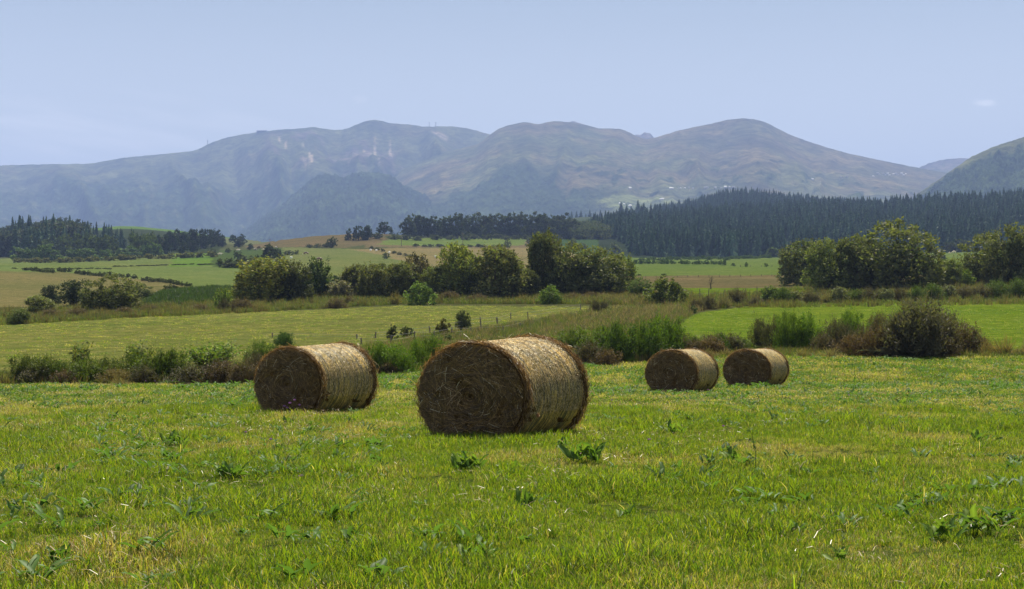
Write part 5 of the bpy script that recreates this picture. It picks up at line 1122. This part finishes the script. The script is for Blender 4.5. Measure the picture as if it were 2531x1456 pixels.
far_plants('small', 'field_bush', 'bush', None, None, [(1789, 656, 17, 16, 'dark bush ending the hedge before the spruce forest'), (1812, 658, 14, 8, 'small low bush beyond the hedge end before the forest'), (1844, 660, 10, 13, 'narrow little bush alone in the far green field'), (1894, 660, 11, 11, 'tiny round bush alone in the far green field'), (1640, 692, 14, 5, 'dark tussock at the edge of the brown field'), (1580, 692, 12, 5, 'dark tussock at the belt edge of the brown field'),
  (1688+12, 632, 14, 17, 'pale bush against the dark spruce edge'), (1912, 634, 40, 24, 'dark rounded bush at the foot of the spruce forest'), (1940, 634, 30, 16, 'lighter low bush beside the rounded one at the forest foot'), (1966, 632, 40, 30, 'bush at the forest foot beside the large clump')], 350, 1000, tint=(1.2, 1.4, 1.1))
far_plants('oak', 'far_tree', 'tree', None, None, [(2350, 622, 44, 28, 'dark spreading tree in the gap beyond the largest domed tree'), (2382, 618, 44, 34, 'pale olive tree behind the last clump', ), (2330, 640, 20, 10, 'little shrub in the meadow gap beyond the largest domed tree')], 300, 900, tint=(1.1, 1.1, 1.1))
far_plants('pine', 'pine_tree', 'tree', None, None, [(862, 594, 24, 30, 'first pine of the small hilltop group'), (886, 594, 34, 36, 'widest pine of the small hilltop group'), (909, 592, 28, 36, 'tallest pine of the small hilltop group'), (900, 594, 22, 20, 'lighter low tree in the small hilltop group'), (950, 578, 40, 30, 'broad tree starting the long tree row'), (975, 578, 40, 36, 'wide crown at the start of the long tree row')], 700, 1300, tint=(1, 1.05, 1.1))
# pine grove beside the left forest
lst = [(395, 622, 30, 40), (410, 628, 34, 50), (425, 622, 36, 52), (440, 618, 36, 52), (455, 620, 36, 48), (468, 616, 34, 50), (482, 616, 36, 50), (497, 614, 34, 48), (512, 612, 32, 46), (526, 610, 30, 44), (540, 608, 30, 40), (452, 630, 30, 34), (478, 624, 28, 30), (548, 610, 26, 24), (575, 600, 22, 20), (600, 600, 24, 22)]
far_plants('pine', 'pine_tree', 'tree', 'pines of the grove beside the lit field wedge', 'dark pine of the dense grove beside the lit field wedge', lst[:13], 700, 1400)
far_plants('pine', 'pine_tree', 'tree', None, None, [(*lst[13], 'pine at the low end of the grove'), (*lst[14], 'small pine apart from the grove, nearer it'), (*lst[15], 'dark pine apart from the grove, farther out')], 700, 1400)
# long row of big trees in the middle distance
far_plants('oak', 'oak_tree', 'tree', 'big trees of the long row in the middle distance', 'big dark tree in the long row beyond the far green field',
 [(x+r6.normal()*3, b, w*(1.25+.25*r6.random()), h*(1.0+.12*r6.random())) for (x, b, w, h) in [(1008, 584, 34, 48), (1032, 584, 36, 52), (1058, 586, 36, 50), (1082, 585, 30, 44), (1105, 588, 34, 50), (1128, 590, 36, 60), (1150, 587, 30, 48), (1172, 588, 36, 56), (1196, 588, 36, 60), (1220, 587, 34, 54), (1244, 588, 34, 58), (1268, 588, 34, 56), (1292, 588, 36, 60), (1318, 590, 36, 56), (1344, 590, 34, 58), (1368, 590, 34, 52), (1392, 590, 36, 50), (1412, 588, 34, 44)]], 800, 1300)
far_plants('oak', 'oak_tree', 'tree', 'trees of the back rank behind the long row', 'dark tree top rising behind the long row of big trees', [(1020+22*i+r6.normal()*6, 576, 36, 40+14*r6.random()) for i in range(18)], 900, 1400)
far_plants('small', 'hedge_shrub', 'shrub', 'bushes under the long tree row', 'low bush at the foot of the long row of big trees', [(940+24*i+r6.normal()*6, 592+r6.normal()*1.5, 30, 9+6*r6.random()) for i in range(20)], 700, 1200)
# spruces: single trees where they can be told apart
def spruces(lst, label, group, ymin, ymax, tint=(1, 1, 1), name='spruce_tree'):
    for i_, q in enumerate(lst):
        x, b, h = q[:3]; plant('spruce', name, x, b, h*(1.05+.3*r6.random()), h, q[3] if len(q) > 3 else label + ', %s from the tree row' % ordw(i_), 'tree', group, parts=False, tint=tint, ymin=ymin, ymax=ymax)
ls = []
for i in range(86):
    x = 30 + 370*(i+.5)/86 + r6.normal()*3; f = i/86; top = 528 + 75*f + r6.normal()*7 - (12 if i % 7 == 0 else 0); base = 640 - 12*f - 34*r6.random(); ls.append((x, base, max(44, base-top)*(0.95 if base > 625 else 1)))
for x, b, h in ls:
    Yt = (880 if b > 622 else 990)+r6.random()*120; br = float(H - gz(px2x(x, Yt), Yt)*F/Yt); tgt = np.interp(x, [36, 117, 156, 254, 305, 396], [526, 528, 536, 546, 560, 574]) + abs(r6.normal())*9 + (0 if b < 622 else 22) - (9 if r6.random() < .12 else 0)
    hh = br - tgt
    plant('spruce', 'spruce_tree', x, b, hh*(.8+.35*r6.random()), hh, 'tall pointed spruce in the mixed wood at the edge of the far pasture', 'tree', 'spruces of the mixed wood', parts=False, Y=Yt)
far_plants('oak', 'broadleaf_tree', 'tree', 'broadleaf trees mixed into the spruce wood', 'olive-green broadleaf tree standing among the spruces of the mixed wood', [(60+330*r6.random(), 622+14*r6.random(), 34, 40+16*r6.random()) for i in range(26)], 780, 1100, tint=(1.6, 1.7, 1.2))
far_plants('oak', 'broadleaf_tree', 'tree', 'rounded trees at the foot of the mixed wood', 'rounded pale green tree at the foot of the mixed wood', [(50, 650, 44, 40), (72, 650, 40, 36), (110, 648, 50, 46), (132, 650, 40, 34), (178, 648, 40, 30), (200, 646, 44, 32), (225, 646, 40, 30), (262, 644, 40, 28), (300, 640, 40, 26), (330, 638, 40, 30), (360, 636, 36, 34), (385, 634, 36, 34)], 760, 1000, tint=(2.0, 2.4, 1.9))
far_plants('small', 'hedge_shrub', 'shrub', 'shrubs along the foot of the mixed wood', 'low olive shrub along the foot of the mixed wood', [(44+25*i+r6.normal()*6, 653-.9*i, 34, 11+5*r6.random()) for i in range(20)], 700, 980, tint=(1.9, 1.6, 1.2))
# pointed firs on the far ridge
spruces([(1413, 535, 34), (1425, 532, 33), (1436, 532, 34), (1448, 532, 26), (1458, 533, 36), (1472, 534, 30), (1484, 534, 34), (1497, 533, 32), (1508, 533, 24), (1520, 533, 26), (1535, 534, 38), (1549, 533, 30), (1560, 534, 27)], 'pointed fir on the skyline beside the spruce forest', 'firs on the middle skyline', 1500, 2400)
spruces([(1577, 536, 44, 'big fir at the near tip of the spruce forest'), (1592, 537, 38, 'second big fir at the near tip of the spruce forest'), (1618, 538, 36, 'third tall fir standing over the forest tip')], None, None, 1300, 2400)
# the plantation: nearest trees singly, the rest as one wood
def forest_pts(n, r):
    xp = r.uniform(1380, 2950, n); Y = r.uniform(930, 1720, n)
    lim = np.interp(xp, [1380, 1440, 1500, 1550, 1562, 1900, 2000, 2250, 2950], [1500, 1480, 1250, 1080, 960, 985, 1005, 1005, 1005]); k = (Y > lim) & (Y < 1720); k &= ~((xp < 1530) & (Y > 1650)); k &= r.random(n) < np.clip(Y/1720, 0, 1)
    return xp[k], Y[k]
xp, Y = forest_pts(8500, r6); X = px2x(xp, Y); Z = gz(X, Y)
o_ = np.argsort(Y + 6*r6.random(len(Y))); inview = (xp[o_] > 1420) & (xp[o_] < 2560); first = o_[inview][:270]
for q in first:
    hh = (14+7*r6.random()); o = link('spruce_tree', T['spruce'][r6.integers(0, 5)]); o.location = (X[q], Y[q], Z[q]-.3); o.scale = (hh*.95, hh*.95, hh); o.rotation_euler = (0, 0, r6.random()*6)
    o['label'] = 'dark spruce in the front rank of the large plantation below the far mountains'; o['category'] = 'tree'; o['group'] = 'spruces of the plantation edge'; v = .8+.4*r6.random(); o.color = (v, v, v, 1)
rest = np.setdiff1d(np.arange(len(X)), first); n = len(rest); hh = 10+10*r6.random(n)**1.5+3*fbm(X[rest]/40, Y[rest]/40, 2, 1)
scatter('spruce_forest', np.stack([X, Y, Z-.3], 1)[rest], yaw(n, .01, r6), np.stack([hh*(.8+.5*r6.random(n)), hh*(.8+.5*r6.random(n)), hh], 1), r6.integers(0, 5, n), T['spruce'], label='mass of dark spruces covering the rise below the far mountains')
xp = r6.uniform(1620, 2950, 5000); Y = r6.uniform(2000, 2420, 5000); rw = row_at(xp, Y); k = (rw < 541); xp, Y = xp[k], Y[k]; X = px2x(xp, Y); Z = gz(X, Y); n = len(X); hh = 12+7*r6.random(n)**1.5
scatter('spruce_forest', np.stack([X, Y, Z-.3], 1), yaw(n, .01, r6), np.stack([hh*.95, hh*.95, hh], 1), r6.integers(0, 5, n), T['spruce'], label='second farther band of spruce forest on the ridge')
# young pale plantation at its side
xp = r6.uniform(1400, 1570, 1500); Y = r6.uniform(1050, 1500, 1500); X = px2x(xp, Y); k = (H-gz(X, Y)*F/Y < 592) & (Y > np.interp(xp, [1400, 1500, 1570], [1050, 1150, 1400])); X, Y = X[k], Y[k]; n = len(X); hh = 6+3*r6.random(n)
scatter('young_wood', np.stack([X, Y, gz(X, Y)-.2], 1), yaw(n, 0, r6), np.stack([hh*1.1, hh*1.1, hh], 1), r6.integers(0, 1, n), [crown_template('crown_mesh', 99, 500, 0.07, (0.085, 0.10, 0.045), lobes=6)], label='pale green young wood between the tree row and the plantation')
xp = r6.uniform(-500, 400, 2500); Y = r6.uniform(960, 1350, 2500); X = px2x(xp, Y); Z = gz(X, Y); rw = H-Z*F/Y; top = rw - 15*F/Y; k = (top > 530+75*(xp-36)/360 - 8) & (xp < 395-60*(Y-960)/400) | ((xp < 36) & (Y < 1300)); X, Y, Z = X[k], Y[k], Z[k]; n = len(X); hh = 13+6*r6.random(n)
scatter('mixed_wood', np.stack([X, Y, Z-.3], 1), yaw(n, .01, r6), np.stack([hh*1.0, hh*1.0, hh], 1), r6.integers(0, 7, n), T['spruce']+T['oak'][:2], label='deeper mass of the mixed wood behind its front trees')
# hedge bushes on ridge crest and valley floor trees beyond
# utility poles
def pole(x, b, h, label):
    X, Y, Z = at(x, b, 500, 1300); root = bpy.data.objects.new('utility_pole', None); COL.objects.link(root); root.location = (X, Y, Z); root['label'] = label; root['category'] = 'utility pole'; root['group'] = 'utility poles across the far fields'
    hh = h*Y/F; A = Acc(); A.add(*tube([(0, 0, -.2), (0, 0, hh)], [.22, .15], 6)); link('pole', A.mesh('pole', M_wood), root)
    A = Acc(); A.add(*tube([(-.9, 0, hh-.4), (.9, 0, hh-.4)], [.09, .09], 4)); link('crossarm', A.mesh('crossarm', M_wood), root)
pole(992, 609, 24, 'utility pole in the far green field, nearer the hilltop pines'); pole(1144, 608, 33, 'tallest utility pole, before the middle of the long tree row'); pole(667, 606, 15, 'short utility pole rising behind the broad dark tree among the cows'); pole(517, 616, 11, 'tiny utility pole before the pine grove')
# cows
M_cow = {}
def cow_mat(name, a, b, s):
    m = new_mat(name); t = NT(m); tc = t.n('ShaderNodeTexCoord').outputs['Object']; n = t.noise(s, 1, tc)
    c = t.ramp(n, [(0.47, a), (0.53, b)]); p = t.n('ShaderNodeBsdfPrincipled', {'Base Color': c, 'Roughness': .8}); t.n('ShaderNodeOutputMaterial', {'Surface': p.outputs[0]}); return m
M_cow['pied'] = cow_mat('pied_hide', (0.10, 0.05, 0.03), (0.65, 0.58, 0.48), 1.3); M_cow['cream'] = cow_mat('cream_hide', (0.62, 0.50, 0.36), (0.72, 0.65, 0.52), 1.0); M_cow['dark'] = cow_mat('dark_hide', (0.06, 0.035, 0.025), (0.16, 0.08, 0.05), 1.0)
def cow_mesh(lying):
    me = bpy.data.meshes.new('cow_skin'); z = 0.55 if lying else 1.05
    v = [(0.0, 0, z), (0.6, 0, z+.02), (-.75, 0, z+.03), (1.05, 0, z+.18 if lying else z-.1), (1.4, 0, z+.25 if lying else z-.45), (1.68, 0, z+.15 if lying else z-.72)]
    r_ = [.40, .36, .34, .2, .15, .09]; e = [(0, 1), (0, 2), (1, 3), (3, 4), (4, 5)]
    for sx in (.55, -.68):
        for sy in (.2, -.2):
            k = len(v)
            if lying: v += [(sx, sy*1.6, .22), (sx+.35, sy*1.8, .10)]; r_ += [.13, .08]
            else: v += [(sx, sy, .62), (sx-(.07 if sx < 0 else 0), sy, .34), (sx, sy, .03)]; r_ += [.13, .07, .06]
            e += [(1 if sx > 0 else 2, k)] + [(j, j+1) for j in range(k, len(v)-1)]
    k = len(v); v += [(-1.05, 0, z+.1), (-1.12, 0, z-.45)]; r_ += [.05, .04]; e += [(2, k), (k, k+1)]
    k = len(v); v += [(1.32, .2, z+.32 if lying else z-.3), (1.32, -.2, z+.32 if lying else z-.3)]; r_ += [.04, .04]; e += [(4, k), (4, k+1)]
    me.from_pydata(v, e, []); o = bpy.data.objects.new('tmp', me); COL.objects.link(o); m_ = o.modifiers.new('s', 'SKIN')
    for i, q in enumerate(me.skin_vertices[0].data): q.radius = (r_[i], r_[i]*1.05)
    me.skin_vertices[0].data[0].use_root = True
    m2 = o.modifiers.new('b', 'SUBSURF'); m2.levels = 1; m2.render_levels = 1
    dg = bpy.context.evaluated_depsgraph_get(); dg.update(); nm = bpy.data.meshes.new_from_object(o.evaluated_get(dg)); bpy.data.objects.remove(o); nm.name = 'cow_mesh'
    for p in nm.polygons: p.use_smooth = True
    return nm
cowS, cowL = cow_mesh(False), cow_mesh(True)
def cow(x, b, ang, mat, lying, label, ymin=350, ymax=1100):
    X, Y, Z = at(x, b, ymin, ymax); me = (cowL if lying else cowS).copy(); me.materials.clear(); me.materials.append(M_cow[mat]); o = link('cow', me); o.location = (X, Y, Z); o.rotation_euler = (0, 0, ang); o.scale = (1.15,)*3
    o['label'] = label; o['category'] = 'cow'; o['group'] = 'cows in the far pastures'
cow(757, 631, 3.3, 'pied', False, 'brown and white cow grazing on the pale field, the higher of two'); cow(789, 647, 3.0, 'pied', False, 'brown and white cow lower on the pale field, just over the young ash')
cow(652, 619, .1, 'cream', True, 'cream cow lying down next to the broad dark pasture tree'); cow(640, 615, 2.6, 'dark', False, 'dark brown cow grazing between round bush and broad tree'); cow(631, 620, .6, 'pied', False, 'pied cow just beside the round bush'); cow(683, 615, 1.2, 'pied', False, 'pied cow behind the broad dark pasture tree')
cow(588, 620, .4, 'cream', True, 'pale cow lying under the small dark tree'); cow(543, 630, .1, 'cream', True, 'pale cow lying near the tip of the lit field wedge')
for i, (x, lb) in enumerate(((2322, 'pinkish cow in the gap beyond the largest domed tree, first of three'), (2347, 'pinkish cow in the gap beyond the largest domed tree, middle of three'), (2358, 'pinkish cow in the gap beyond the largest domed tree, last of three'))): cow(x, 627, .3+i, 'cream', i == 1, lb, 300, 1000)
# wrapped bales far off
A = Acc(); V, Q = tube([(-.6, 0, .6), (-.55, 0, .6), (.55, 0, .6), (.6, 0, .6)], [.5, .62, .62, .5], 16); n = len(V); A.add(V, Q); A.T.append(np.array([[0, i+1, i] for i in range(1, 15)]+[[n-16, n-16+i, n-16+i+1] for i in range(1, 15)])); WB = A.mesh('wrapped_bale', M_white, True)
for x, b, l in ((962, 626, 'white wrapped bale beside the diagonal hedge'), (1077, 658, 'white wrapped bale low in the straw coloured field'), (930, 621, 'white wrapped bale at the top of the diagonal hedge'), (916, 620, 'white wrapped bale close to the hilltop end of the diagonal hedge'), (720, 640, 'white wrapped bale right of the narrow tree among the cows')):
    X, Y, Z = at(x, b, 600, 1100); o = link('wrapped_bale', WB, None, (X, Y, Z)); o.rotation_euler = (0, 0, rng.random()*3); o.scale = (.8,)*3; o['label'] = l; o['category'] = 'wrapped bale'; o['group'] = 'white wrapped bales in the far fields'

# ------------------------------------------------------------------ houses and the station far off on the slopes
def on_slope(M, x, y):
    X, Y, Z = M; px = CX + F*X/Y; py = H - F*Z/Y; d = (px-x)**2 + (py-y)**2 + (Y-5000)*1e-4; i = np.unravel_index(np.argmin(d), d.shape)
    return float(X[i]), float(Y[i]), float(Z[i])
def house_mesh():
    A = Acc(); V = [(x, y, z) for z in (-3, 4) for y in (-4, 4) for x in (-7, 7)]
    A.add(V, [(0, 2, 3, 1), (0, 1, 5, 4), (2, 6, 7, 3), (0, 4, 6, 2), (1, 3, 7, 5)], T=None)
    w = A.mesh('wall', M_wall)
    B = Acc(); B.add([(-7.6, -4.6, 3.8), (7.6, -4.6, 3.8), (7.6, 0, 8), (-7.6, 0, 8), (-7.6, 4.6, 3.8), (7.6, 4.6, 3.8)], [(0, 1, 2, 3), (3, 2, 5, 4)], T=[(0, 3, 4), (1, 5, 2)])
    return w, B.mesh('roof', M_roof)
HWm, HRm = house_mesh(); HR2 = HRm.copy(); HR2.materials.clear(); HR2.materials.append(M_white)
z4 = lambda x, y: ((2100+x/2.812)/1.517, (560+y/2.812)/1.517)
z8 = lambda x, y: (1265.7+.5*x, 263.7+.5*y)
spots = [(z4(*p), 'white house in the straight village row on the mountain foot', 'far village row') for p in ((1160,422),(1187,420),(1243,418),(1280,418),(1320,418),(1355,416),(1390,415),(1520,415),(1550,413),(1625,412),(1645,411),(1700,410),(1740,409),(1780,408),(1838,407))]
spots += [(z8(1805+13*i, 331+(i*7) % 12), 'white building of the cluster near the small dark cone hill', 'far white cluster') for i in range(12)]
spots += [(z8(1625, 350), 'white house on the near flank of the small dark cone hill', None), (z8(1655, 351), 'second white house on the near flank of the small dark cone hill', None), (z8(1790, 348), 'white house between the cone hill and the white cluster', None), (z8(1480, 363), 'single white house apart from the cone hill', None),
          (z4(1050, 532), 'bright white farm house on the far green strip', None), (z4(1082, 532), 'white barn beside the bright farm house', None), (z4(742, 418), 'small pale house before the village row', None), (z4(640, 580), 'pale house among the skyline firs', None), (z4(670, 585), 'second pale house among the skyline firs', None), (z4(745, 605), 'low pale house beside the big fir', None)]
rh = np.random.default_rng(12); k_ = {}
for (x, y), lb, g in spots:
    X, Y, Z = on_slope(MT2, x, y); o = bpy.data.objects.new('far_house', None); COL.objects.link(o); o.location = (X, Y, Z+2); o.rotation_euler = (0, 0, rh.normal()*.3); s = 0.42+.3*rh.random(); o.scale = (s, s, s)
    link('wall', HWm, o); link('roof', HR2 if rh.random() < .6 else HRm, o)
    if g: k_[g] = k_.get(g, -1)+1; lb = ordw(k_[g]) + ' ' + lb; o['group'] = g
    o['label'] = lb; o['category'] = 'house'
X, Y, Z = on_slope(MT1, 646, 327); root = bpy.data.objects.new('summit_station', None); COL.objects.link(root); root.location = (X, Y, Z); root['label'] = 'long low cable car station on the shoulder of the great massif'; root['category'] = 'building'
def boxm(name, x0, x1, y0, y1, z0, z1, mat):
    V = [(x, y, z) for z in (z0, z1) for y in (y0, y1) for x in (x0, x1)]
    return make_mesh(name, V, [(0, 2, 3, 1), (4, 5, 7, 6), (0, 1, 5, 4), (2, 6, 7, 3), (0, 4, 6, 2), (1, 3, 7, 5)], mat=mat)
link('wall', boxm('wall', -30, 28, -8, 8, -12, 8, M_bark), root); link('roof', boxm('roof', -34, 31, -10, 10, 8.2, 10.5, M_roof), root); link('mast', boxm('mast', 30, 31.2, -.6, .6, 0, 22, M_wood), root)
for x, y, hh, lb in ((1063, 312, 28, 'thin lift pylon on the ridge beyond the main summit'), (1077, 312, 28, 'second thin lift pylon on the ridge beyond the main summit'), (513, 355, 30, 'small mast at the corner where the massif ridge steepens')):
    X, Y, Z = on_slope(MT1, x, y); o = bpy.data.objects.new('ridge_mast', None); COL.objects.link(o); o.location = (X, Y, Z); o['label'] = lb; o['category'] = 'mast'
    link('pole', boxm('pole', -1.5, 1.5, -1.5, 1.5, -5, hh*.8, M_wood), o); link('head', boxm('head', -3.5, 3.5, -2, 2, hh*.8+.1, hh*.8+3, M_roof), o)
